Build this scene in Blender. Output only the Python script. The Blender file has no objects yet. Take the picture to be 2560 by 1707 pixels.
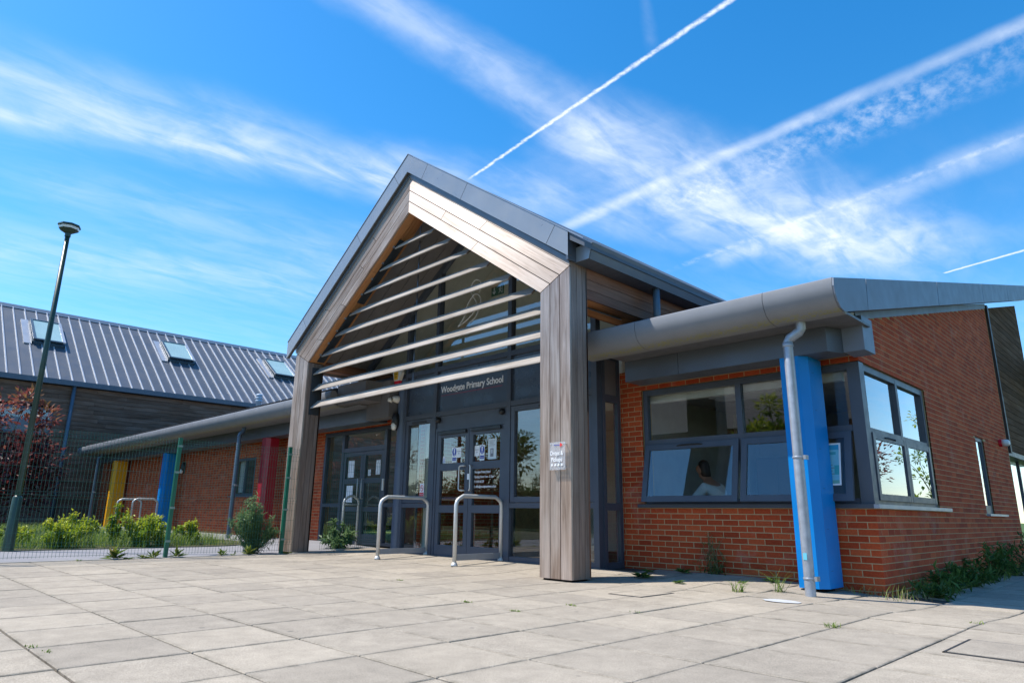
import bpy, math, random
import numpy as np
from mathutils import Vector, Matrix, Quaternion
random.seed(11)
SC = bpy.context.scene
COL = SC.collection
V = Vector
# ------------------------------------------------------------------ camera
cam_d = bpy.data.cameras.new('camera')
cam = bpy.data.objects.new('camera', cam_d); COL.objects.link(cam)
PITCH, ROLL, YAW = math.radians(14.41), math.radians(.773), math.radians(45.45)
CAMP = V((2.684, -8.493, .785))
_f = V((-math.sin(YAW)*math.cos(PITCH), math.cos(YAW)*math.cos(PITCH), math.sin(PITCH)))
_r = V((math.cos(YAW), math.sin(YAW), 0)); _u = _r.cross(_f)
CR = _r*math.cos(ROLL)+_u*math.sin(ROLL); CU = -_r*math.sin(ROLL)+_u*math.cos(ROLL)
cam.matrix_world = Matrix(((CR.x, CU.x, -_f.x, CAMP.x), (CR.y, CU.y, -_f.y, CAMP.y), (CR.z, CU.z, -_f.z, CAMP.z), (0, 0, 0, 1)))
cam_d.sensor_width = 36; cam_d.lens = 23.62; cam_d.clip_start = .05; cam_d.clip_end = 2000
SC.camera = cam
# ------------------------------------------------------------------ light
TOSUN = V((-.455, -.425, 1.0)).normalized()
sun_d = bpy.data.lights.new('sun', 'SUN'); sun = bpy.data.objects.new('sun', sun_d); COL.objects.link(sun)
sun_d.energy = 4.7; sun_d.angle = math.radians(.53); sun_d.color = (1.0, .955, .88)
sun.rotation_euler = (-TOSUN).to_track_quat('-Z', 'Y').to_euler()
SC.view_settings.view_transform = 'Standard'; SC.view_settings.look = 'None'
SC.view_settings.exposure = 0.46; SC.view_settings.gamma = 1; SC.view_settings.use_curve_mapping = False
SC.cycles.caustics_reflective = False; SC.cycles.caustics_refractive = False
SC.cycles.transparent_max_bounces = 24; SC.cycles.max_bounces = 8
# ------------------------------------------------------------------ sky
world = bpy.data.worlds.new('World'); SC.world = world; world.use_nodes = True
wn = world.node_tree.nodes; wl = world.node_tree.links
for n in list(wn): wn.remove(n)
def W(t, **k):
    n = wn.new(t)
    for a, b in k.items(): setattr(n, a, b)
    return n
def wset(sock, v):
    if hasattr(v, 'links'): wl.new(v, sock)
    else: sock.default_value = v
def wm(op, a, b=None, c=None, clamp=False):
    n = W('ShaderNodeMath', operation=op, use_clamp=clamp)
    for i, v in enumerate((a, b, c)):
        if v is not None: wset(n.inputs[i], v)
    return n.outputs[0]
def wv(op, a, b=None):
    n = W('ShaderNodeVectorMath', operation=op)
    wset(n.inputs[0], a)
    if b is not None: wset(n.inputs[1], b)
    return n.outputs['Value'] if op in ('DOT_PRODUCT', 'LENGTH') else n.outputs[0]
def wsm(v, lo, hi):
    n = W('ShaderNodeMapRange', interpolation_type='SMOOTHSTEP'); wset(n.inputs[0], v)
    n.inputs[1].default_value = lo; n.inputs[2].default_value = hi
    return n.outputs[0]
sky = W('ShaderNodeTexSky', sky_type='NISHITA'); sky.sun_disc = False
sky.sun_elevation = math.asin(TOSUN.z); sky.sun_rotation = math.atan2(TOSUN.x, TOSUN.y)
sky.air_density = 1.0; sky.dust_density = .35; sky.ozone_density = 3.2; sky.altitude = 50
hsv = W('ShaderNodeHueSaturation'); hsv.inputs['Saturation'].default_value = 1.37; hsv.inputs['Hue'].default_value = .496; wl.new(sky.outputs[0], hsv.inputs['Color'])
hsv.inputs['Value'].default_value = 1.2
tc = W('ShaderNodeTexCoord'); sep = W('ShaderNodeSeparateXYZ'); wl.new(tc.outputs['Generated'], sep.inputs[0])
zz = wm('ADD', wm('MAXIMUM', sep.outputs[2], .02), .05)
com = W('ShaderNodeCombineXYZ')
wl.new(wm('DIVIDE', sep.outputs[0], zz), com.inputs[0]); wl.new(wm('DIVIDE', sep.outputs[1], zz), com.inputs[1])
Pq = com.outputs[0]
def wnoise(scale, detail=6, rough=.55, vec=None, mapscale=None, dist=0.):
    n = W('ShaderNodeTexNoise'); n.inputs['Scale'].default_value = scale; n.inputs['Detail'].default_value = detail
    n.inputs['Roughness'].default_value = rough; n.inputs['Distortion'].default_value = dist
    v = vec or Pq
    if mapscale:
        m = W('ShaderNodeMapping'); wl.new(v, m.inputs[0]); m.inputs['Scale'].default_value = mapscale[0]; m.inputs['Rotation'].default_value = (0, 0, mapscale[1]); v = m.outputs[0]
    wl.new(v, n.inputs['Vector']); return n
def warp(scale, amt, mapscale=None):
    n = wnoise(scale, 5, mapscale=mapscale)
    s = wv('SUBTRACT', n.outputs['Color'], (.5, .5, .5))
    sc = W('ShaderNodeVectorMath', operation='SCALE'); wl.new(s, sc.inputs[0]); sc.inputs['Scale'].default_value = amt
    return wv('ADD', Pq, sc.outputs[0])
Pw = warp(3.0, .16); Ps = warp(9.0, .022); Pt = warp(55., .009)
def streak(P, A, B, w0, w1, k, e0=.08, e1=.08, side=0.):
    ax, ay = A; bx, by = B; L = math.hypot(bx-ax, by-ay); ex, ey = (bx-ax)/L, (by-ay)/L
    s = wv('SUBTRACT', P, (ax, ay, 0))
    t = wm('DIVIDE', wv('DOT_PRODUCT', s, (ex, ey, 0)), L)
    d = wv('DOT_PRODUCT', s, (-ey, ex, 0))
    if side: d = wm('MULTIPLY', d, wm('ADD', 1., wm('MULTIPLY', wm('SIGN', d), side)))
    w = wm('MULTIPLY_ADD', t, w1-w0, w0)
    v = wsm(wm('DIVIDE', wm('ABSOLUTE', d), wm('MAXIMUM', w, .002)), 1., 0.)
    en = wm('MULTIPLY', wsm(t, -e0, e0), wsm(t, 1+e1, 1-e1))
    return wm('MULTIPLY', wm('MULTIPLY', v, en), k)
fib1 = wsm(wnoise(3.4, 9, .60, mapscale=((3.2, 1.1, 1), math.radians(-72)), dist=.5).outputs[0], .30, .72)
fib2 = wsm(wnoise(5.0, 6, .58, dist=.6).outputs[0], .36, .68)
puff = wsm(wnoise(34., 5, .62, dist=.2, mapscale=((1., .6, 1), .5)).outputs[0], .34, .74)
fine = wsm(wnoise(70., 5, .65).outputs[0], .3, .62)
soft = [streak(Pw, (-1.78, .0), (-1.42, 1.05), .30, .20, .62, .02, .1), streak(Ps, (-1.86, .1), (-1.47, .98), .05, .045, .30, .1),
        streak(Pw, (-1.44, .95), (-.62, 2.4), .22, .34, .42, .08, .3), streak(Pw, (-.93, .40), (-.93, 1.22), .085, .14, .50, .02, .12),
        streak(Pw, (-.95, 1.10), (-.60, 2.45), .21, .36, .74, .1, .25), streak(Pw, (-2.9, .1), (-2.1, 1.6), .42, .42, .30, .1, .15),
        streak(Pw, (-2.2, .2), (-1.9, 1.3), .25, .3, .22, .1, .2), streak(Ps, (-1.10, 2.08), (-.05, 1.88), .10, .13, .38, .15, .03)]
acc = soft[0]
for s in soft[1:]: acc = wm('ADD', acc, s)
acc = wm('MULTIPLY', acc, wm('MULTIPLY_ADD', fib1, .52, wm('MULTIPLY_ADD', fib2, .28, .20)))
con = [(streak(Pt, (-1.29, 1.104), (-.36, 1.006), .007, .0105, .95, .03, .02), wm('MULTIPLY_ADD', fine, .6, .4)),
       (streak(Ps, (-1.34, 1.515), (.05, 1.437), .048, .036, .52, .1, .02), wm('MULTIPLY_ADD', fib2, .45, .45)),
       (streak(Ps, (-1.0, 1.60), (.05, 1.53), .15, .13, .46, .12, .02), wm('MULTIPLY', puff, wm('MULTIPLY_ADD', fib2, .6, .4))),
       (streak(Pt, (-1.2, 2.03), (-.05, 1.86), .03, .02, .28, .1, .02), puff),
       (streak(Pt, (-.53, 2.69), (-.2, 2.62), .010, .014, .95, .02, .02), wm('MULTIPLY_ADD', fine, .3, .7)),
       (streak(Ps, (-.57, .88), (-.65, 1.03), .014, .024, .09, .3, .3), fib2)]
for s, m in con: acc = wm('ADD', acc, wm('MULTIPLY', s, m))
veil = wm('MULTIPLY', wsm(sep.outputs[2], .55, .0), wm('MULTIPLY_ADD', fib1, .14, .05))
acc = wm('MINIMUM', wm('ADD', acc, veil), .93)
mixc = W('ShaderNodeMix', data_type='RGBA'); wl.new(acc, mixc.inputs[0]); wl.new(hsv.outputs[0], mixc.inputs[6])
mixc.inputs[7].default_value = (5.0, 5.45, 6.1, 1)
bg = W('ShaderNodeBackground'); bg.inputs['Strength'].default_value = .15; wl.new(mixc.outputs[2], bg.inputs[0])
world.cycles.sampling_method = 'NONE'
wo = W('ShaderNodeOutputWorld'); wl.new(bg.outputs[0], wo.inputs[0])
# ------------------------------------------------------------------ helpers
WM = {}
def put(o, M, parent):
    WM[o.name] = M
    if parent is not None:
        o.parent = parent; o.matrix_parent_inverse = WM[parent.name].inverted()
    o.matrix_basis = M
def tag(o, label, cat, group=None):
    o['label'] = label; o['category'] = cat
    if group: o['group'] = group
    return o
def thing(name, label, cat, loc=(0, 0, 0), group=None):
    o = bpy.data.objects.new(name, None); COL.objects.link(o); o.empty_display_size = .2
    put(o, Matrix.Translation(V(loc)), None)
    return tag(o, label, cat, group)
def inst(name, mesh, M, parent=None):
    o = bpy.data.objects.new(name, mesh); COL.objects.link(o); put(o, M, parent); return o
def mk(name, v, f, mat, parent=None, smooth=False, origin=None, axes=None):
    v = [V(p) for p in v]
    if origin is None:
        n = len(v); origin = V((sum(p.x for p in v)/n, sum(p.y for p in v)/n, min(p.z for p in v)))
    M = Matrix.Translation(origin)
    if axes:
        X, Y, Z = axes
        M = M @ Matrix(((X.x, Y.x, Z.x, 0), (X.y, Y.y, Z.y, 0), (X.z, Y.z, Z.z, 0), (0, 0, 0, 1)))
    Mi = M.inverted()
    me = bpy.data.meshes.new(name); me.from_pydata([Mi @ p for p in v], [], f); me.materials.append(mat)
    if smooth: me.polygons.foreach_set('use_smooth', [True]*len(me.polygons))
    me.update()
    return inst(name, me, M, parent)
def struct(o, kind='structure'):
    o['kind'] = kind; return o
class MB:
    def __init__(s): s.v = []; s.f = []
    def add(s, v, f):
        n = len(s.v); s.v += [V(p) for p in v]; s.f += [tuple(i+n for i in q) for q in f]; return s
    def hexa(s, p): # 8 points, bottom 4 ccw, top 4
        return s.add(p, [(3, 2, 1, 0), (4, 5, 6, 7), (0, 1, 5, 4), (1, 2, 6, 5), (2, 3, 7, 6), (3, 0, 4, 7)])
    def box(s, x0, x1, y0, y1, z0, z1):
        return s.hexa([(x0, y0, z0), (x1, y0, z0), (x1, y1, z0), (x0, y1, z0), (x0, y0, z1), (x1, y0, z1), (x1, y1, z1), (x0, y1, z1)])
    def prism(s, poly, d):
        n = len(poly); a = [V(p) for p in poly]; b = [p+V(d) for p in a]
        nrm = V((0, 0, 0))
        for i in range(n): nrm += (a[i]-a[0]).cross(a[(i+1) % n]-a[0])
        if nrm.dot(V(d)) > 0: a.reverse(); b.reverse()
        return s.add(a+b, [tuple(range(n)), tuple(range(2*n-1, n-1, -1))]+[(i, n+i, n+(i+1) % n, (i+1) % n) for i in range(n)])
    def tube(s, pts, r, n=8, caps=True):
        pts = [V(p) for p in pts]; rs = r if isinstance(r, (list, tuple)) else [r]*len(pts)
        base = len(s.v); prev = None
        for i, p in enumerate(pts):
            t = (pts[min(i+1, len(pts)-1)]-pts[max(i-1, 0)]).normalized()
            if prev is None:
                a = t.orthogonal().normalized()
            else:
                a = (prev-t*prev.dot(t)).normalized()
            prev = a; b = t.cross(a)
            for k in range(n):
                an = 2*math.pi*k/n; s.v.append(p+(a*math.cos(an)+b*math.sin(an))*rs[i])
        for i in range(len(pts)-1):
            for k in range(n):
                s.f.append((base+i*n+k, base+i*n+(k+1) % n, base+(i+1)*n+(k+1) % n, base+(i+1)*n+k))
        if caps:
            s.f.append(tuple(base+k for k in reversed(range(n)))); e = base+(len(pts)-1)*n; s.f.append(tuple(e+k for k in range(n)))
        return s
    def lathe(s, prof, c=(0, 0, 0), n=16, axis=(0, 0, 1)):
        ax = V(axis).normalized(); a = ax.orthogonal().normalized(); b = ax.cross(a); base = len(s.v); c = V(c)
        for r, h in prof:
            for k in range(n):
                an = 2*math.pi*k/n; s.v.append(c+ax*h+(a*math.cos(an)+b*math.sin(an))*max(r, 1e-4))
        for i in range(len(prof)-1):
            for k in range(n): s.f.append((base+i*n+k, base+i*n+(k+1) % n, base+(i+1)*n+(k+1) % n, base+(i+1)*n+k))
        s.f.append(tuple(base+k for k in reversed(range(n)))); e = base+(len(prof)-1)*n; s.f.append(tuple(e+k for k in range(n)))
        return s
    def out(s, name, mat, parent=None, smooth=False, **k): return mk(name, s.v, s.f, mat, parent, smooth, **k)
def box(name, x0, x1, y0, y1, z0, z1, mat, parent=None): return MB().box(x0, x1, y0, y1, z0, z1).out(name, mat, parent)
def plate(name, poly, n, t, grain, mat, parent=None):
    n = V(n).normalized(); X = V(grain).normalized(); Z = n; Y = Z.cross(X).normalized()
    b = MB().prism([V(p) for p in poly], -n*t)
    return b.out(name, mat, parent, origin=sum((V(p) for p in poly), V((0, 0, 0)))/len(poly), axes=(X, Y, Z))
class Face:  # a vertical wall plane: a along, z up, n outward
    def __init__(s, O, a, n): s.O = V(O); s.a = V(a); s.n = V(n)
    def p(s, a, z, n=0): return s.O+s.a*a+V((0, 0, z))+s.n*n
    def add(s, mb, a0, a1, z0, z1, n0, n1):
        q = [s.p(a0, z0, n0), s.p(a1, z0, n0), s.p(a1, z0, n1), s.p(a0, z0, n1), s.p(a0, z1, n0), s.p(a1, z1, n0), s.p(a1, z1, n1), s.p(a0, z1, n1)]
        if s.a.cross(s.n).z < 0: q = [q[i] for i in (3, 2, 1, 0, 7, 6, 5, 4)]
        return mb.hexa(q)
    def box(s, name, a0, a1, z0, z1, n0, n1, mat, parent=None): return s.add(MB(), a0, a1, z0, z1, n0, n1).out(name, mat, parent)
    def ring(s, name, a0, a1, z0, z1, w, n0, n1, mat, parent=None, wb=None, wt=None):
        wb = wb or w; wt = wt or w; m = MB()
        s.add(m, a0, a0+w, z0, z1, n0, n1); s.add(m, a1-w, a1, z0, z1, n0, n1)
        s.add(m, a0+w, a1-w, z0, z0+wb, n0, n1-.002); s.add(m, a0+w, a1-w, z1-wt, z1, n0, n1-.002)
        return m.out(name, mat, parent)
def S(t): t = max(0., min(1., t)); return t*t*(3-2*t)
def gz(x, y):
    return .062*S((y+2.)/1.9)*S((-x-.1)/1.6)-.06*S((x+.9)/1.6)*S((y+2.2)/2.)+.06*S((-9.4-x)/3.)*S((y+2.2)/2.2)
def pxsize(p):
    q = V(p)-CAMP; d = q.dot(_f)
    if d < .3: return None
    return (1280+1679.7*q.dot(CR)/d, 853.5-1679.7*q.dot(CU)/d, 1679.7/d)
# ------------------------------------------------------------------ materials
class NT:
    def __init__(s, name):
        s.m = bpy.data.materials.new(name); s.m.use_nodes = True; s.t = s.m.node_tree; s.n = s.t.nodes; s.l = s.t.links
        s.b = s.n['Principled BSDF']; s.o = s.n['Material Output']
    def N(s, t, **k):
        n = s.n.new(t)
        for a, b in k.items(): setattr(n, a, b)
        return n
    def set(s, sock, v):
        if hasattr(v, 'links'): s.l.new(v, sock)
        elif isinstance(v, (tuple, list)) and len(v) == 3 and sock.type == 'RGBA': sock.default_value = (*v, 1)
        else: sock.default_value = v
    def math(s, op, a, b=None, c=None):
        n = s.N('ShaderNodeMath', operation=op)
        for i, v in enumerate((a, b, c)):
            if v is not None: s.set(n.inputs[i], v)
        return n.outputs[0]
    def noise(s, vec, scale, detail=5, rough=.55, dist=0.):
        n = s.N('ShaderNodeTexNoise'); s.l.new(vec, n.inputs['Vector']); n.inputs['Scale'].default_value = scale
        n.inputs['Detail'].default_value = detail; n.inputs['Roughness'].default_value = rough; n.inputs['Distortion'].default_value = dist
        return n.outputs[0]
    def rng(s, v, a, b, c, d):
        n = s.N('ShaderNodeMapRange'); s.l.new(v, n.inputs[0])
        for i, x in enumerate((a, b, c, d)): n.inputs[i+1].default_value = x
        return n.outputs[0]
    def mix(s, f, a, b, blend='MIX'):
        n = s.N('ShaderNodeMix', data_type='RGBA', blend_type=blend); s.set(n.inputs[0], f); s.set(n.inputs[6], a); s.set(n.inputs[7], b); return n.outputs[2]
    def val(s, col, v):
        n = s.N('ShaderNodeHueSaturation'); s.set(n.inputs['Color'], col); s.set(n.inputs['Value'], v); return n.outputs[0]
    def pos(s): return s.N('ShaderNodeNewGeometry').outputs['Position']
    def obj(s): return s.N('ShaderNodeTexCoord').outputs['Object']
    def rand(s): return s.N('ShaderNodeObjectInfo').outputs['Random']
    def map(s, vec, scale, off=None):
        n = s.N('ShaderNodeMapping'); s.l.new(vec, n.inputs[0]); n.inputs['Scale'].default_value = scale
        if off is not None: s.l.new(off, n.inputs['Location'])
        return n.outputs[0]
    def bump(s, h, st, dist=.01):
        n = s.N('ShaderNodeBump'); s.l.new(h, n.inputs['Height']); n.inputs['Strength'].default_value = st; n.inputs['Distance'].default_value = dist
        s.l.new(n.outputs[0], s.b.inputs['Normal'])
    def fin(s, col, rough=.5, metal=0., spec=.5):
        s.set(s.b.inputs['Base Color'], col); s.set(s.b.inputs['Roughness'], rough); s.b.inputs['Metallic'].default_value = metal
        s.b.inputs['Specular IOR Level'].default_value = spec; return s.m
def simple(name, col, rough=.5, metal=0., spec=.5, var=.08, scale=4., rnd=0., bump=0., bscale=60.):
    t = NT(name); p = t.pos(); n = t.noise(p, scale, 6)
    v = t.rng(n, .3, .7, 1-var, 1+var)
    if rnd: v = t.math('MULTIPLY', v, t.rng(t.rand(), 0, 1, 1-rnd, 1+rnd))
    c = t.val(col, v); r = t.rng(t.noise(p, scale*2.3, 4), .3, .7, max(.02, rough-.07), min(1, rough+.07))
    if bump: t.bump(t.noise(p, bscale, 4), bump, .004)
    return t.fin(c, r, metal, spec)
def wood(name, c1, c2, c3, aniso=.8, rough=.5, spec=.9, rnd=.18, weather=.5, metal=0.):
    t = NT(name); o = t.obj(); r = t.rand(); k = t.math('MULTIPLY', r, 37.)
    off = t.N('ShaderNodeCombineXYZ'); t.l.new(k, off.inputs[0]); t.l.new(k, off.inputs[1]); t.l.new(k, off.inputs[2])
    g1 = t.noise(t.map(o, (1.3, 26, 26), off.outputs[0]), 1., 7, .6, .6); g2 = t.noise(t.map(o, (2.2, 130, 130), off.outputs[0]), 1., 4, .6)
    big = t.noise(t.map(o, (.9, 3.5, 3.5), off.outputs[0]), 1., 4)
    col = t.mix(t.rng(g1, .3, .7, 0, 1), c1, c2)
    col = t.mix(t.math('MULTIPLY', t.rng(big, .42, .68, 0, 1), weather), col, c3)
    kn = t.N('ShaderNodeTexVoronoi'); t.l.new(t.map(o, (1.1, 6.5, 6.5), off.outputs[0]), kn.inputs['Vector']); kn.inputs['Scale'].default_value = 1.
    col = t.mix(t.math('MULTIPLY', t.rng(kn.outputs['Distance'], .03, .07, 1, 0), .45), col, tuple(x*.45 for x in c2))
    v = t.math('MULTIPLY', t.rng(g2, .3, .7, .84, 1.16), t.rng(r, 0, 1, 1-rnd, 1+rnd))
    col = t.val(col, v)
    tv = t.N('ShaderNodeVectorTransform', vector_type='VECTOR', convert_from='OBJECT', convert_to='WORLD'); tv.inputs[0].default_value = (0, 1, 0)
    t.l.new(tv.outputs[0], t.b.inputs['Tangent']); t.b.inputs['Anisotropic'].default_value = aniso
    t.bump(g2, .25, .003)
    return t.fin(col, t.rng(g1, .3, .7, rough-.05, rough+.08), metal, spec)
def glass(name, tint=(.90, .92, .915), k=2.5):
    t = NT(name); t.n.remove(t.b)
    tr = t.N('ShaderNodeBsdfTransparent'); tr.inputs[0].default_value = (*tint, 1)
    gl = t.N('ShaderNodeBsdfGlossy'); gl.inputs['Roughness'].default_value = 0.0; gl.inputs[0].default_value = (.95, .97, 1, 1)
    wv_ = t.noise(t.map(t.pos(), (1, 1, 1)), .9, 2); b = t.N('ShaderNodeBump'); t.l.new(wv_, b.inputs['Height']); b.inputs['Strength'].default_value = .03; b.inputs['Distance'].default_value = .02
    t.l.new(b.outputs[0], gl.inputs['Normal'])
    ge = t.N('ShaderNodeNewGeometry'); dt = t.N('ShaderNodeVectorMath', operation='DOT_PRODUCT'); t.l.new(ge.outputs['Normal'], dt.inputs[0]); t.l.new(ge.outputs['Incoming'], dt.inputs[1])
    c5 = t.math('POWER', t.math('SUBTRACT', 1., t.math('ABSOLUTE', dt.outputs['Value'])), 5.)
    f = t.math('MINIMUM', t.math('MULTIPLY', t.math('MULTIPLY_ADD', c5, .96, .04), k), .9)
    f = t.math('MULTIPLY', f, t.math('SUBTRACT', 1., ge.outputs['Backfacing']))
    mx = t.N('ShaderNodeMixShader'); t.l.new(f, mx.inputs[0]); t.l.new(tr.outputs[0], mx.inputs[1]); t.l.new(gl.outputs[0], mx.inputs[2])
    t.l.new(mx.outputs[0], t.o.inputs[0]); return t.m
def leafmat(name, cols, trans=.35):
    t = NT(name); a = t.N('ShaderNodeAttribute', attribute_name='tint')
    rp = t.N('ShaderNodeValToRGB'); t.l.new(a.outputs['Fac'], rp.inputs[0]); e = rp.color_ramp.elements
    while len(e) < len(cols): e.new(.5)
    for i, c in enumerate(cols): e[i].position = i/(len(cols)-1); e[i].color = (*c, 1)
    t.fin(rp.outputs[0], .5, 0, .35)
    tl = t.N('ShaderNodeBsdfTranslucent'); t.l.new(rp.outputs[0], tl.inputs[0])
    mx = t.N('ShaderNodeMixShader'); mx.inputs[0].default_value = trans; t.l.new(t.b.outputs[0], mx.inputs[1]); t.l.new(tl.outputs[0], mx.inputs[2])
    t.l.new(mx.outputs[0], t.o.inputs[0]); return t.m
def brickmat(name, attr=False):
    t = NT(name); p = t.pos()
    if attr: r = t.N('ShaderNodeAttribute', attribute_name='tint').outputs['Fac']
    else: r = t.rand()
    rp = t.N('ShaderNodeValToRGB'); t.l.new(r, rp.inputs[0]); e = rp.color_ramp.elements
    cs = [(.32, .043, .012), (.44, .062, .017), (.51, .082, .023), (.38, .050, .014), (.56, .102, .030), (.34, .053, .018)]
    while len(e) < len(cs): e.new(.5)
    for i, c in enumerate(cs): e[i].position = i/(len(cs)-1); e[i].color = (*c, 1)
    col = t.val(rp.outputs[0], t.rng(t.noise(p, 38., 5, .65), .3, .7, .82, 1.18))
    st = t.math('MULTIPLY', t.rng(t.noise(p, 1.7, 7, .65, .6), .55, .74, 0, .32), t.rng(t.noise(p, 24, 4), .35, .65, .3, 1))
    col = t.mix(st, col, (.52, .42, .36))
    t.bump(t.noise(p, 160, 4), .35, .003)
    return t.fin(col, .86, 0, .25)
def slabmat():
    t = NT('concrete_flag'); p = t.pos(); r = t.rand(); o = t.obj()
    sp = t.noise(p, 190., 3, .75); s2 = t.noise(p, 78., 4, .8); big = t.noise(p, .9, 7, .62, .6); md = t.noise(p, 5.5, 6, .65, .3)
    col = t.mix(r, (.362, .311, .248), (.395, .337, .264)); col = t.mix(t.rng(sp, .36, .64, 0, 1), t.val(col, .66), t.val(col, 1.3))
    col = t.mix(t.math('MULTIPLY', t.rng(s2, .54, .66, 0, 1), .6), col, (.17, .15, .13))
    col = t.mix(t.math('MULTIPLY', t.rng(s2, .40, .30, 0, 1), .5), col, (.60, .55, .47))
    col = t.mix(t.math('MULTIPLY', t.rng(big, .42, .68, 0, 1), .42), col, t.val(col, .70))
    sx = t.N('ShaderNodeSeparateXYZ'); t.l.new(o, sx.inputs[0])
    ex = t.math('MAXIMUM', t.rng(t.math('ABSOLUTE', sx.outputs[0]), .29, .345, 0, 1), t.rng(t.math('ABSOLUTE', sx.outputs[1]), .27, .325, 0, 1))
    dirt = t.math('MULTIPLY', t.math('MULTIPLY', ex, ex), t.rng(t.noise(p, 7., 5, .7), .40, .66, 0, .75))
    col = t.mix(dirt, col, (.13, .115, .085))
    gum = t.N('ShaderNodeTexVoronoi'); t.l.new(p, gum.inputs['Vector']); gum.inputs['Scale'].default_value = 1.7
    col = t.mix(t.rng(gum.outputs['Distance'], .028, .040, .55, 0), col, (.10, .095, .088))
    v = t.math('MULTIPLY', t.rng(r, 0, 1, .94, 1.05), t.rng(md, .3, .7, .86, 1.12))
    t.bump(s2, .6, .003)
    return t.fin(t.val(col, v), .9, 0, .2)
def groundmat(name, c1, c2, scale, rough=.9, sc2=90.):
    t = NT(name); p = t.pos()
    col = t.mix(t.rng(t.noise(p, scale, 6, .6, .3), .35, .65, 0, 1), c1, c2); col = t.val(col, t.rng(t.noise(p, sc2, 4, .7), .3, .7, .75, 1.25))
    t.bump(t.noise(p, sc2, 4), .4, .004)
    return t.fin(col, rough, 0, .25)
def gutmat():
    t = NT('coated_gutter_metal'); p = t.pos()
    col = t.val((.215, .220, .237), t.rng(t.noise(p, 2.4, 5), .3, .7, .93, 1.07))
    sx = t.N('ShaderNodeSeparateXYZ'); t.l.new(p, sx.inputs[0])
    band = t.math('MULTIPLY', t.rng(sx.outputs[2], 2.995, 2.965, 0, 1), t.rng(sx.outputs[2], 2.948, 2.958, 0, 1))
    al = t.math('MULTIPLY', band, t.rng(t.noise(p, 26., 5, .7), .44, .6, 0, .75))
    col = t.mix(al, col, (.28, .27, .03))
    return t.fin(col, t.rng(t.noise(p, 9, 4), .3, .7, .44, .54), 0., .35)
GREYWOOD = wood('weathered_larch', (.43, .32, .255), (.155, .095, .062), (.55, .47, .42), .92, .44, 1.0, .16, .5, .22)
SHADEDWOOD = wood('shaded_flank_larch', (.27, .18, .135), (.11, .066, .045), (.33, .26, .225), .7, .5, .6, .18, .5)  # darker larch for the post sides: their shade is put into the colour
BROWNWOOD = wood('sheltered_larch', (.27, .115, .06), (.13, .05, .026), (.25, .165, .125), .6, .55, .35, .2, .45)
WARMWOOD = wood('cedar_soffit', (.56, .25, .09), (.38, .145, .05), (.62, .34, .15), .5, .5, .5, .15, .4)
SLATWOOD = wood('louvre_larch', (.38, .335, .29), (.20, .165, .135), (.49, .445, .405), .5, .7, .12, .10, .6)
HALLWOOD = wood('hall_cladding', (.185, .105, .070), (.090, .052, .038), (.25, .18, .15), .5, .65, .2, .24, .5)
VERGE_SHADED = simple('verge_sheet_shaded', (.165, .19, .235), .48, .1, .4, .06, 1.6, .06)  # darker copy of the fascia sheet, with the verge's shade in its colour
SIDEWOOD = wood('side_cladding', (.15, .078, .040), (.075, .037, .020), (.17, .105, .072), .3, .85, .05, .22, .5)
FASCIA = simple('fascia_sheet', (.27, .29, .32), .34, .25, .5, .05, 1.6, .05)
GUTTER = gutmat()
ROOFM = simple('roof_sheet', (.088, .102, .126), .5, .15, .4, .08, .8, .05)
SEAM = simple('roof_seam', (.40, .42, .46), .35, .3, .5, .05, 1.)
FRAME = simple('frame_coat', (.066, .078, .104), .42, 0, .5, .08, 3.)
SPANDREL = simple('spandrel_panel', (.055, .072, .102), .3, 0, .5, .07, 1.4)
DARKPANEL = simple('soffit_panel', (.17, .158, .155), .55, 0, .4, .12, 2., .1)
COREM = simple('dark_gap', (.012, .010, .009), .9, 0, .1)
BLUE = simple('blue_coat', (.0, .205, .58), .4, 0, .3, .10, 1.4)
YELLOW = simple('yellow_coat', (.80, .38, .006), .35, 0, .5, .05, 2.)
RED = simple('red_coat', (.33, .010, .024), .35, 0, .5, .05, 2.)
GALV = simple('galvanised_pipe', (.34, .365, .41), .42, .35, .5, .14, 14.)
STEEL = simple('brushed_steel', (.62, .62, .60), .42, .35, .5, .07, 9.)
PIPEB = simple('painted_pipe', (.085, .12, .165), .4, 0, .5, .08, 5.)
BRICK = brickmat('red_brick'); BRICKS = brickmat('red_brick_run', True)
MORTAR = groundmat('mortar', (.50, .355, .185), (.43, .30, .155), 9., .95, 120.)
SLAB = slabmat(); JOINT = groundmat('joint_sand', (.10, .085, .068), (.06, .052, .042), 6.)
TARMAC = groundmat('tarmac', (.22, .215, .225), (.27, .26, .27), 1.2, .9, 140.)
GRASSG = groundmat('turf', (.05, .095, .018), (.09, .13, .03), 1.5, .95, 60.)
SOIL = groundmat('bed_soil', (.10, .085, .05), (.06, .07, .03), 3.)
FENCEG = simple('green_fence_coat', (.003, .115, .068), .4, 0, .5, .06)
WIRE = simple('green_wire', (.012, .10, .075), .45, 0, .5, .06)
LAMPG = simple('dark_green_paint', (.028, .058, .042), .38, 0, .5, .1, 6.)
WHITE = simple('white_vinyl', (.90, .90, .90), .4, 0, .5, .03)
CREAM = simple('cream_plaster', (.80, .77, .68), .8, 0, .3, .06)
OFFWALL = simple('office_paint', (.30, .275, .235), .85, 0, .3, .06)
DARKFLOOR = simple('carpet', (.06, .058, .06), .95, 0, .1)
CEIL = simple('ceiling_tile', (.42, .41, .39), .9, 0, .2)
BLACK = simple('black_plastic', (.014, .014, .016), .4, 0, .5)
SIGNBLUE = simple('sign_blue', (.005, .035, .36), .4, 0, .5, .02)
SIGNRED = simple('sign_red', (.62, .012, .03), .4, 0, .5, .02)
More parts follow.
